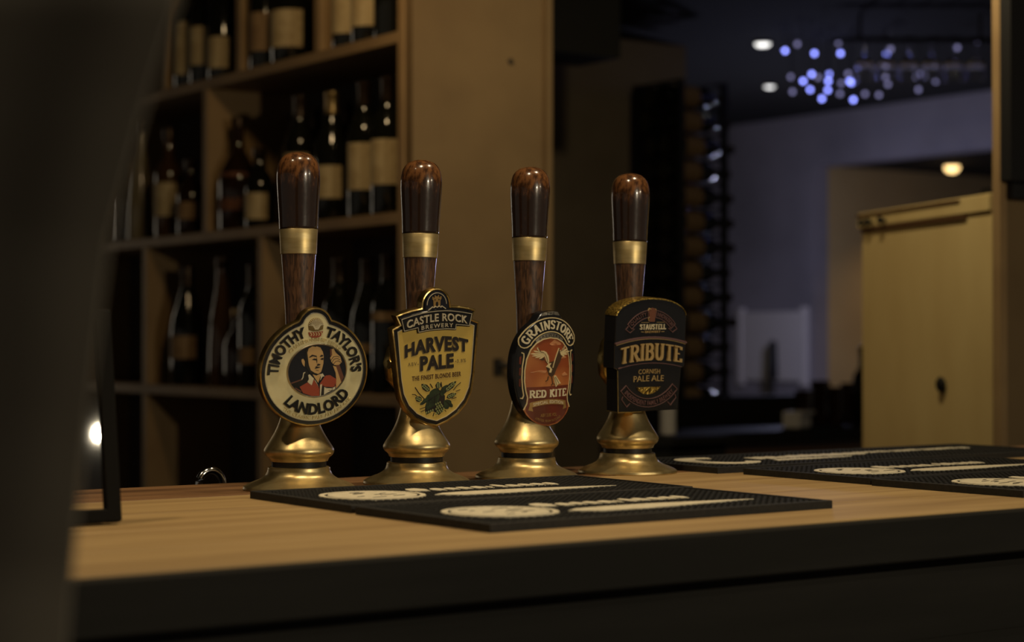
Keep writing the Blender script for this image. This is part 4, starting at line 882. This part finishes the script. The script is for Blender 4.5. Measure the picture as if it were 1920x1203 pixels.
PROF = {
 'wine': [(0.036, 0), (0.0375, 0.004), (0.0375, 0.185), (0.034, 0.205), (0.020, 0.232), (0.0150, 0.250), (0.0142, 0.295), (0.0155, 0.297), (0.0155, 0.304), (0.013, 0.306)],
 'burgundy': [(0.038, 0), (0.040, 0.004), (0.040, 0.150), (0.036, 0.180), (0.024, 0.215), (0.0165, 0.245), (0.0145, 0.288), (0.0158, 0.290), (0.0158, 0.297), (0.013, 0.299)],
 'broad': [(0.046, 0), (0.049, 0.005), (0.050, 0.120), (0.046, 0.150), (0.030, 0.180), (0.0175, 0.200), (0.0150, 0.225), (0.0150, 0.262), (0.0175, 0.264), (0.0175, 0.285), (0.015, 0.287)],
 'spirit': [(0.036, 0), (0.038, 0.004), (0.038, 0.170), (0.034, 0.188), (0.020, 0.206), (0.0150, 0.220), (0.0145, 0.262), (0.0165, 0.264), (0.0165, 0.290), (0.014, 0.292)],
 'tall': [(0.034, 0), (0.036, 0.004), (0.034, 0.100), (0.030, 0.170), (0.022, 0.220), (0.0160, 0.255), (0.0145, 0.300), (0.0160, 0.302), (0.0160, 0.328), (0.0135, 0.330)],
 'champagne': [(0.042, 0), (0.045, 0.006), (0.045, 0.140), (0.041, 0.175), (0.026, 0.225), (0.0170, 0.262), (0.0150, 0.285), (0.0175, 0.288), (0.0175, 0.312), (0.015, 0.315)],
 'short': [(0.034, 0), (0.036, 0.004), (0.036, 0.105), (0.030, 0.125), (0.0165, 0.145), (0.0150, 0.175), (0.0165, 0.177), (0.0165, 0.196), (0.014, 0.198)]}
CAPZ = {'wine': .252, 'burgundy': .247, 'broad': .262, 'spirit': .262, 'tall': .300, 'champagne': .262, 'short': .175}
def rad_at(P, z):
    for (r0, z0), (r1, z1) in zip(P, P[1:]):
        if z0 <= z <= z1: return r0 + (r1 - r0) * (z - z0) / max(1e-6, z1 - z0)
    return P[-1][0]
def bottle(kind, loc, label, glass='bottle', lab=None, lz=(0.05, 0.14), cap='foil', scale=1.0, group='bottles on the wall shelves', cat='bottle', rot=0.0):
    t = empty('bottle', loc); t.rotation_euler = (0, 0, rot); tag(t, label, cat, group)
    P = [(r * scale, z * scale) for r, z in PROF[kind]]
    lathe('glass_body', glass, P, t, 24)
    cz = CAPZ[kind] * scale
    cp = [(rad_at(P, cz) + .0006, cz)] + [(r + .0006, z) for r, z in P if z > cz + 1e-5] + [(0.004, P[-1][1] + .0008)]
    lathe('cap', cap, cp, t, 20)
    if lab:
        z0, z1 = lz[0] * scale, lz[1] * scale; V = []; Fc = []; n = 14
        for k in range(n + 1):                         # paper wrapped around the side that faces the room
            a = R(180 + 36 - 58 + 116 * k / n)
            for dr in (0.0004, 0.0009):
                for z in (z0, z1): r = rad_at(P, z) + dr; V.append((r * math.cos(a), r * math.sin(a), z))
        for k in range(n):
            b = k * 4
            for q in ((0, 1, 5, 4), (2, 6, 7, 3), (0, 4, 6, 2), (1, 3, 7, 5)): Fc.append(tuple(b + i for i in q))
        Fc += [(0, 2, 3, 1), (n * 4, n * 4 + 1, n * 4 + 3, n * 4 + 2)]
        mesh('paper_label', V, Fc, lab, t, True)
    return t
def on_shelf(px, z, X=2.312):
    y = on_x(px, 300, X).y; return (X, y, z)
T1, T2, T3 = 1.9055, 1.5005, 1.0905
rows = [
 ('wine', 353, T1, 'dark wine bottle with long cream label, leftmost of the three on the top left shelf', 'bottle', 'label', (.03, .17), 'foil'),
 ('wine', 382, T1, 'dark wine bottle with tall cream label, middle of the three on the top left shelf', 'bottle', 'label', (.045, .145), 'foil'),
 ('wine', 417, T1, 'dark wine bottle with low square label, rightmost of the three on the top left shelf', 'bottle', 'label', (.025, .105), 'foil'),
 ('wine', 496, T1, 'bottle with dull tan label on the top shelf beside the broad bottle', 'bottle', 'label_tan', (.04, .135), 'foil'),
 ('broad', 546, T1, 'broad bottle with large cream label on the top shelf, in the middle cell', 'bottle', 'label', (.035, .125), 'foil'),
 ('wine', 653, T1, 'bottle with narrow cream label on the top shelf, beside the right cell upright', 'bottle', 'label', (.03, .15), 'foil'),
 ('spirit', 690, T1, 'bottle with banded cream label on the top shelf, in the right cell', 'bottle', 'label', (.035, .15), 'foil'),
 ('wine', 732, T1, 'dark bottle on the top shelf nearest the plastered partition', 'bottle', 'label_tan', (.13, .18), 'foil'),
 ('tall', 263, T2, 'pale frosted tapering bottle on the middle shelf at far left', 'bottle_pale', None, (0, 0), 'foil'),
 ('spirit', 317, T2, 'spirit bottle with cream label on the middle shelf next to the pale bottle', 'bottle_amber', 'label', (.055, .145), 'foil'),
 ('short', 358, T2, 'small dark bottle on the middle shelf tucked against the upright', 'bottle_brown', 'label_tan', (.04, .085), 'foil'),
 ('broad', 447, T2, 'broad-shouldered bottle with rust label on the middle shelf right of the upright', 'bottle_brown', 'label_red', (.05, .145), 'foil'),
 ('short', 487, T2, 'short dark bottle with low cream label beside the broad-shouldered bottle', 'bottle', 'label', (.02, .085), 'foil'),
 ('wine', 562, T2, 'dark bottle with cream label right behind the leftmost pump handle', 'bottle', 'label', (.10, .165), 'foil'),
 ('burgundy', 622, T2, 'dark bottle with gold cap and shaded cream label just right of the leftmost pump handle', 'bottle', 'label', (.05, .125), 'gold_foil'),
 ('wine', 683, T2, 'dark bottle with tall bright cream label on the middle shelf, second from the partition', 'bottle', 'label', (.06, .165), 'foil'),
 ('wine', 727, T2, 'dark bottle with tall cream label on the middle shelf nearest the partition', 'bottle', 'label', (.065, .165), 'foil'),
 ('champagne', 352, T3, 'black champagne-shaped bottle on the lower shelf right of the upright', 'bottle', 'label_tan', (.07, .13), 'foil'),
 ('tall', 417, T3, 'tall dull brown bottle on the lower shelf beside the champagne-shaped bottle', 'bottle_amber', None, (0, 0), 'foil'),
 ('short', 447, T3, 'short bottle with bright gold cap on the lower shelf', 'bottle_brown', None, (0, 0), 'gold_foil'),
 ('wine', 476, T3, 'dark bottle on the lower shelf against the upright left of the round clip', 'bottle', 'label_tan', (.06, .10), 'foil'),
 ('wine', 636, T3, 'dark bottle with low rust label on the lower shelf between the two leftmost pumps', 'bottle', 'label_red', (.08, .12), 'foil'),
 ('burgundy', 690, T3, 'dark bottle on the lower shelf left of the second pump', 'bottle', 'label_tan', (.09, .11), 'foil'),
 ('wine', 728, T3, 'dark bottle on the lower shelf behind the second pump shaft', 'bottle', 'label_tan', (.16, .18), 'foil'),
]
for k, px, z, lb, gl, la, lz, cp in rows:
    bottle(k, on_shelf(px, z, 2.312 + (0.012 if k in ('broad', 'champagne') else 0)), lb, gl, la, lz, cp, 1.04)
# bottles standing behind the front ones
for px, z, dx, lb in ((548, T2, .14, 'dark bottle standing in the second row behind the broad-shouldered bottle'), (590, T2, .15, 'dark bottle in the second row beyond the leftmost pump handle'), (650, T2, .15, 'dark bottle in the second row behind the tall bright label')):
    bottle('wine', on_shelf(px, z, 2.325 + dx), lb, 'bottle', 'label_tan', (.13, .17), 'foil', 1.04)
# clear glass at far left of the middle shelf
tg = empty('tumbler', on_shelf(232, T2)); tag(tg, 'clear straight glass at the far left of the middle shelf', 'glass')
lathe('glass_wall', 'glass', [(0.028, 0), (0.032, 0.002), (0.034, 0.125), (0.0325, 0.125), (0.0305, 0.010), (0.002, 0.009)], tg, 32)

# chrome spout peeping over the back edge of the bar
sp_ = on_y(395, 903, 2.06)
ct = empty('chrome_tap', (sp_.x, 2.06, 0)); tag(ct, 'small chrome tap arch peeping over the back edge of the bar', 'tap')
pts = [(0.016, 0, 0.70), (0.016, 0, BAR - 0.030)] + [(0.016 * math.cos(a), 0, BAR - 0.010 + 0.018 * math.sin(a)) for a in [math.pi * i / 12 for i in range(13)]] + [(-0.016, 0, BAR - 0.04)]
tube('spout', 'chrome', pts, 0.0045, ct, 14)
lathe('foot', 'chrome', [(0.02, 0.69), (0.02, 0.70), (0.008, 0.715)], ct, 20)
tb = empty('under_counter', (1.0, 2.02, 0)); tag(tb, 'dark work counter below the back edge of the bar', 'counter')
box('top', 'bar_black', -0.9, 1.5, -0.05, 0.20, 0.66, 0.69, tb, 0.002); box('body', 'bar_black', -0.9, 1.5, 0.0, 0.18, 0.0, 0.66, tb)

# black coat hook on the partition, seen between the second and third pump
hk = on_y(937, 685, 3.60)
ho = empty('wall_hook', (hk.x, 3.60, hk.z)); tag(ho, 'small black hook fixed low on the plastered partition behind the bar', 'hook')
g = G(); g.add(*boxg(-0.018, 0.004, -0.006, 0, -0.022, 0.016, 0.001)); g.build('plate', 'black_metal', ho)
tube('arm', 'black_metal', [(-0.006, -0.004, 0.002), (0.010, -0.020, 0.000), (0.022, -0.026, -0.004), (0.026, -0.026, 0.010)], 0.006, ho, 10)

# ================================================================== right: cream door, board, back counter
dn, df = Vector((2.892, 2.487)), Vector((3.109, 3.044)); dl = (df - dn).length; da = math.atan2(df.y - dn.y, df.x - dn.x)
dr = empty('cupboard_door', (dn.x, dn.y, 0)); dr.rotation_euler = (0, 0, da)
tag(dr, 'cream painted cupboard door standing open with a dark rail along its top', 'cupboard door')
box('slab', 'door', 0, dl, -0.028, 0.0, 0.02, 1.4615, dr, 0.002)
box('top_moulding', 'door', 0.0, dl + 0.012, -0.032, 0.006, 1.462, 1.496, dr, 0.002)
box('brown_strip', 'brown_paint', 0.12, dl + 0.012, 0.006, 0.009, 1.486, 1.493, dr, 0.001)
box('rail', 'brown_paint', 0.10, dl - 0.004, 0.0, 0.006, 1.452, 1.4605, dr, 0.001)
for px in (0.465, 0.530, 0.562):
    g = G(); V, Fc = latheg([(0.004, 0), (0.004, 0.008), (0.008, 0.010), (0.009, 0.014), (0.006, 0.018)], 16)
    g.add([(px + a, 0.006 + z, 1.472 + b) for a, b, z in V], Fc); g.build('peg', 'black_metal', dr, True)
g = G(); V, Fc = latheg([(0.010, 0), (0.010, 0.002), (0.015, 0.004), (0.016, 0.008), (0.012, 0.012), (0.003, 0.013)], 20)
g.add([(0.205 + a, z, 1.123 + b) for a, b, z in V], Fc); g.build('knob', 'black_metal', dr, True)
for z in (0.25, 0.75): box('hinge', 'black_metal', -0.018, 0.02, -0.030, 0.003, z, z + 0.06, dr, 0.001)
box('top_hinge', 'black_metal', -0.012, 0.045, -0.024, 0.0, 1.4965, 1.508, dr, 0.002)
bb = at_depth(1886, 340, 3.47)
tv = empty('wall_board', (bb.x, pr.y - 0.0045, bb.z)); tag(tv, 'flat black board on the wall in the upper right corner', 'board')
box('panel', 'black_metal', 0.004, 0.60, -0.030, 0.0, 0.0, 0.62, tv, 0.003)
box('bracket', 'black_metal', 0.02, 0.10, -0.020, 0.0, -0.030, -0.0005, tv, 0.002)

# tall rack of lying bottles
rk = empty('wine_rack', (4.44, 5.20, 0)); tag(rk, 'tall black rack holding a column of lying bottles in the dark', 'rack')
RW = 0.20
for xx in (-0.13, 0.07):
    for yy in (-0.115, 0.105): box('rack_post', 'black_metal', xx - 0.010, xx + 0.010, yy - 0.010, yy + 0.010, 0, 2.12, rk, 0.001)
NR = 15; st_ = 0.088; zb = 0.80
for i in range(NR + 1):
    for xx in (-0.13, 0.07): box('rack_bar', 'black_metal', xx - 0.005, xx + 0.005, -0.104, 0.094, zb + i * st_ - 0.010, zb + i * st_, rk)
box('rack_back', 'black_metal', -0.15, 0.14, 0.110, 0.125, 0, 2.12, rk)
proto = None
for i in range(NR):
    for j in range(2):
        if proto is None:
            proto = empty('bottle'); lathe('glass_body', 'bottle', PROF['wine'], proto, 20)
            lathe('cap', 'foil', [(.0152, .250), (.0148, .295), (.0162, .297), (.0162, .304), (.010, .307)], proto, 16)
            lathe('paper_label', 'label_tan', [(.0375, .070), (.0380, .0702), (.0380, .150), (.0375, .1502)], proto, 20); o = proto  # tan label bands added to pass for rows of dim glints
        else:
            o = proto.copy(); COL.objects.link(o)
            for ch in list(proto.children): c = ch.copy(); COL.objects.link(c); c.parent = o
        o.location = (4.44 - 0.155 + random.uniform(-.012, .012), 5.20 - 0.055 + j * 0.095, zb + i * st_ + 0.0378)
        o.rotation_euler = (0, R(90), random.uniform(-.05, .05))
        tag(o, 'dark wine bottle lying in the tall black rack', 'bottle', 'bottles lying in the tall rack')

# low back counter with glassware before the opening
bc_ = on_y(1335, 800, 4.55); be_ = on_y(1640, 800, 4.55)
kc = empty('back_counter', (bc_.x, 4.55, 0)); tag(kc, 'dark topped brown counter below the opening to the next room', 'counter')
kw = be_.x - bc_.x + 0.40
box('body', 'brown_paint', 0, kw, 0, 0.5, 0, 0.885, kc); box('top', 'bar_black', -0.03, kw + 0.03, -0.03, 0.52, 0.885, 0.925, kc, 0.003)
box('upstand', 'bar_black', 0, kw, 0.44, 0.50, 0.925, 1.02, kc, 0.003)
def counter_pos(px, Y=4.72): return (on_y(px, 700, Y).x, Y, 0.9255)
for i, (px, h_, lb) in enumerate(((1508, .12, 'small dark tumbler on the back counter, leftmost of the group'), (1538, .15, 'taller dark glass on the back counter, second of the group'), (1568, .13, 'dark tumbler on the back counter, third of the group'), (1594, .14, 'dark tumbler on the back counter next to the black flask'))):
    t = empty('tumbler', counter_pos(px, 4.70 + 0.09 * (i % 2))); tag(t, lb, 'glass', 'glasses on the back counter')
    lathe('glass_wall', 'bottle_brown', [(0.024, 0), (0.028, 0.002), (0.034, h_), (0.032, h_), (0.026, 0.012), (0.002, 0.010)], t, 24)
bottle('spirit', counter_pos(1618, 4.62), 'black flask at the end of the back counter beside the cream door', 'bottle', None, (0, 0), 'foil', 0.92, 'glasses on the back counter', 'flask')
bx_ = empty('napkin_box', counter_pos(1494, 4.64)); bx_.rotation_euler = (0, 0, R(25)); tag(bx_, 'small pale box lying on the dark back counter', 'box')
box('carton', 'pale', -0.05, 0.05, -0.03, 0.03, 0, 0.055, bx_, 0.004); box('flap', 'pale', -0.05, 0.05, -0.045, -0.031, 0.046, 0.055, bx_, 0.002)
# pale cylinder behind the rightmost pump
py_ = on_y(1252, 800, 4.05)
tc_ = empty('paper_roll', (py_.x, 4.05, 0)); tag(tc_, 'pale upright roll in the dark right of the black arched clip', 'roll')
lathe('roll', 'pale', [(0.020, 0.955), (0.022, 0.957), (0.022, 1.135), (0.020, 1.137)], tc_, 28); lathe('core', 'label_tan', [(0.010, 1.1375), (0.010, 1.145), (0.007, 1.145)], tc_, 16)
st2 = empty('side_stand', (py_.x, 4.05, 0)); tag(st2, 'dark narrow stand behind the rightmost pump carrying a pale roll', 'stand')
box('top', 'bar_black', -0.16, 0.16, -0.10, 0.10, 0.93, 0.954, st2, 0.002); box('leg', 'bar_black', -0.14, 0.14, -0.08, 0.08, 0, 0.93, st2)

# pale notice board on the far wall with a dark bottle in front
wa = on_x(1398, 585, 6.5); wb = on_x(1510, 715, 6.5)
nb = empty('notice_board', (6.5, (wa.y + wb.y) / 2, wb.z)); tag(nb, 'bluish white board on the far wall left of the opening', 'board')
hw_ = abs(wa.y - wb.y) / 2 ; hh_ = wa.z - wb.z
box('sheet', 'pale', -0.025, 0, -hw_, hw_, 0, hh_, nb, 0.003)
for s in (-1, 1): box('frame', 'pale', -0.034, 0, s * (hw_ + 0.012) - 0.012, s * (hw_ + 0.012) + 0.012, -0.02, hh_ + 0.02, nb)
vs_ = on_x(1449, 700, 6.38); 
vz = empty('floor_lamp', (6.38, vs_.y, 0)); tag(vz, 'thin dark stand with narrow shade before the bluish board', 'lamp stand')
lathe('pole', 'black_metal', [(0.11, 0), (0.11, 0.015), (0.012, 0.03), (0.010, 1.03)], vz, 20); lathe('shade', 'black_metal', [(0.024, 1.03), (0.026, 1.04), (0.020, 1.20), (0.012, 1.215)], vz, 24)
cu = on_x(1428, 500, 6.46)
# next-room lamp
lp = at_depth(1785, 325, 9.2)
nl = empty('ceiling_lamp', (lp.x, lp.y, 2.058)); tag(nl, 'warm glowing ceiling lamp in the room beyond the opening', 'lamp')
lathe('rim', 'brown_paint', [(0.044, -0.010), (0.044, 0.0), (0.040, 0.001)], nl, 28); lathe('bulb', 'lamp_warm', [(0.004, -0.040), (0.022, -0.036), (0.033, -0.022), (0.035, -0.010)], nl, 28)
light('next_room_glow', 'SPOT', (lp.x, lp.y, 2.005), 5.0, (1.0, 0.68, 0.30), 0.03, (lp.x, lp.y, 0), 118, 0.9)
# two white downlights under the ceiling
for px, py, lb in ((1430, 85, 'white glowing ceiling light, upper of the two above the dark rack'), (1443, 165, 'smaller white glowing ceiling light, lower and further away')):
    d = ray(px, py); p = EYE + d * ((2.285 - EYE.z) / d.z)
    t = empty('ceiling_light', (p.x, p.y, 2.30)); tag(t, lb, 'lamp', 'white ceiling lights')
    k = 0.66 if py < 100 else 0.52
    lathe('rim', 'black_metal', [(0.050 * k, -0.010), (0.054 * k, -0.008), (0.054 * k, 0)], t, 28); lathe('bulb', 'lamp_white', [(0.006, -0.030 * k), (0.028 * k, -0.028 * k), (0.040 * k, -0.020 * k), (0.043 * k, -0.010)], t, 24)
# string of small blue lights
pos = [(1472, 95, 1), (1527, 100, 1), (1572, 80, 0), (1576, 100, 1), (1495, 66, 0), (1662, 101, 1), (1670, 92, 0), (1483, 144, 0), (1506, 152, 1), (1522, 139, 1), (1519, 168, 1), (1486, 172, 0), (1554, 139, 1), (1553, 152, 1), (1552, 169, 1), (1541, 185, 1), (1534, 145, 0), (1577, 156, 0), (1590, 138, 0), (1596, 155, 1), (1593, 152, 1), (1600, 187, 1), (1575, 176, 0), (1622, 125, 0), (1663, 128, 0), (1660, 142, 0), (1622, 176, 0), (1648, 178, 0), (1700, 124, 0), (1727, 138, 0), (1722, 168, 0), (1665, 158, 0), (1755, 152, 0), (1795, 73, 0), (1832, 77, 0)]
fy = empty('fairy_lights', (5.0, 5.0, 2.30)); tag(fy, 'string of small blue-violet lights hung under the dark ceiling', 'string lights')
rr = random.Random(3); prev = None; g0 = G(); g0.add(*latheg([(0.003, -0.007), (0.0065, -0.004), (0.0075, 0.0), (0.0065, 0.004), (0.003, 0.007)], 12))
protoL = {}
cord = []
for px, py, br in pos:
    p = at_depth(px, py, 6.9 + rr.uniform(-.25, .25)) - Vector((5.0, 5.0, 2.30))
    p.z = min(p.z, -0.012)
    if br not in protoL: o = g0.build('bulb', 'led' if br else 'led_dim', fy, True); protoL[br] = o
    else: o = protoL[br].copy(); COL.objects.link(o); o.parent = fy
    o.location = p; cord.append(p)
cord.sort(key=lambda v: v.x - v.y)
gc = G()
for p in cord: gc.add(*tubeg([(p.x, p.y, p.z + 0.006), (p.x, p.y, -0.001)], 0.0010, 5))
gc.add(*tubeg([(p.x, p.y, -0.003) for p in cord], 0.0012, 5)); gc.build('cord', 'black_metal', fy)
light('far_wall_blue_fill', 'POINT', (5.66, 5.82, 1.42), 11, (0.64, 0.66, 1.0), 0.06)  # added bluish light on the far wall and header, no screen built
# upturned wine glasses hanging from a rack near the lights
gr0, gr1 = at_depth(1600, 120, 6.4), at_depth(1850, 118, 6.4)
gk = empty('glass_rack', (0, 0, 0)); tag(gk, 'dark hanging rack for stemmed glasses below the ceiling', 'rack')
zr = 2.215
for o_ in (-0.02, 0.02): tube('rail', 'black_metal', [(gr0.x - .05, gr0.y + o_ + .03, zr), (gr1.x + .05, gr1.y + o_ - .03, zr)], 0.006, gk, 8)
for t_ in (0.05, 0.95): q = gr0.lerp(gr1, t_); tube('hanger', 'black_metal', [(q.x, q.y, zr), (q.x, q.y, 2.299)], 0.005, gk, 8)
for i in range(6):
    q = gr0.lerp(gr1, (i + .5) / 6); t = empty('wine_glass', (q.x, q.y, zr + 0.0065)); t.rotation_euler = (R(180), 0, 0)
    tag(t, 'upturned stemmed glass hanging in the dark rack beside the blue lights', 'glass', 'glasses hanging below the ceiling')
    lathe('bowl', 'glass', [(0.030, 0.0), (0.030, 0.002), (0.004, 0.006), (0.0035, 0.060), (0.012, 0.066), (0.030, 0.085), (0.034, 0.110), (0.029, 0.145), (0.0280, 0.145), (0.0325, 0.110), (0.028, 0.086), (0.002, 0.070)], t, 24)
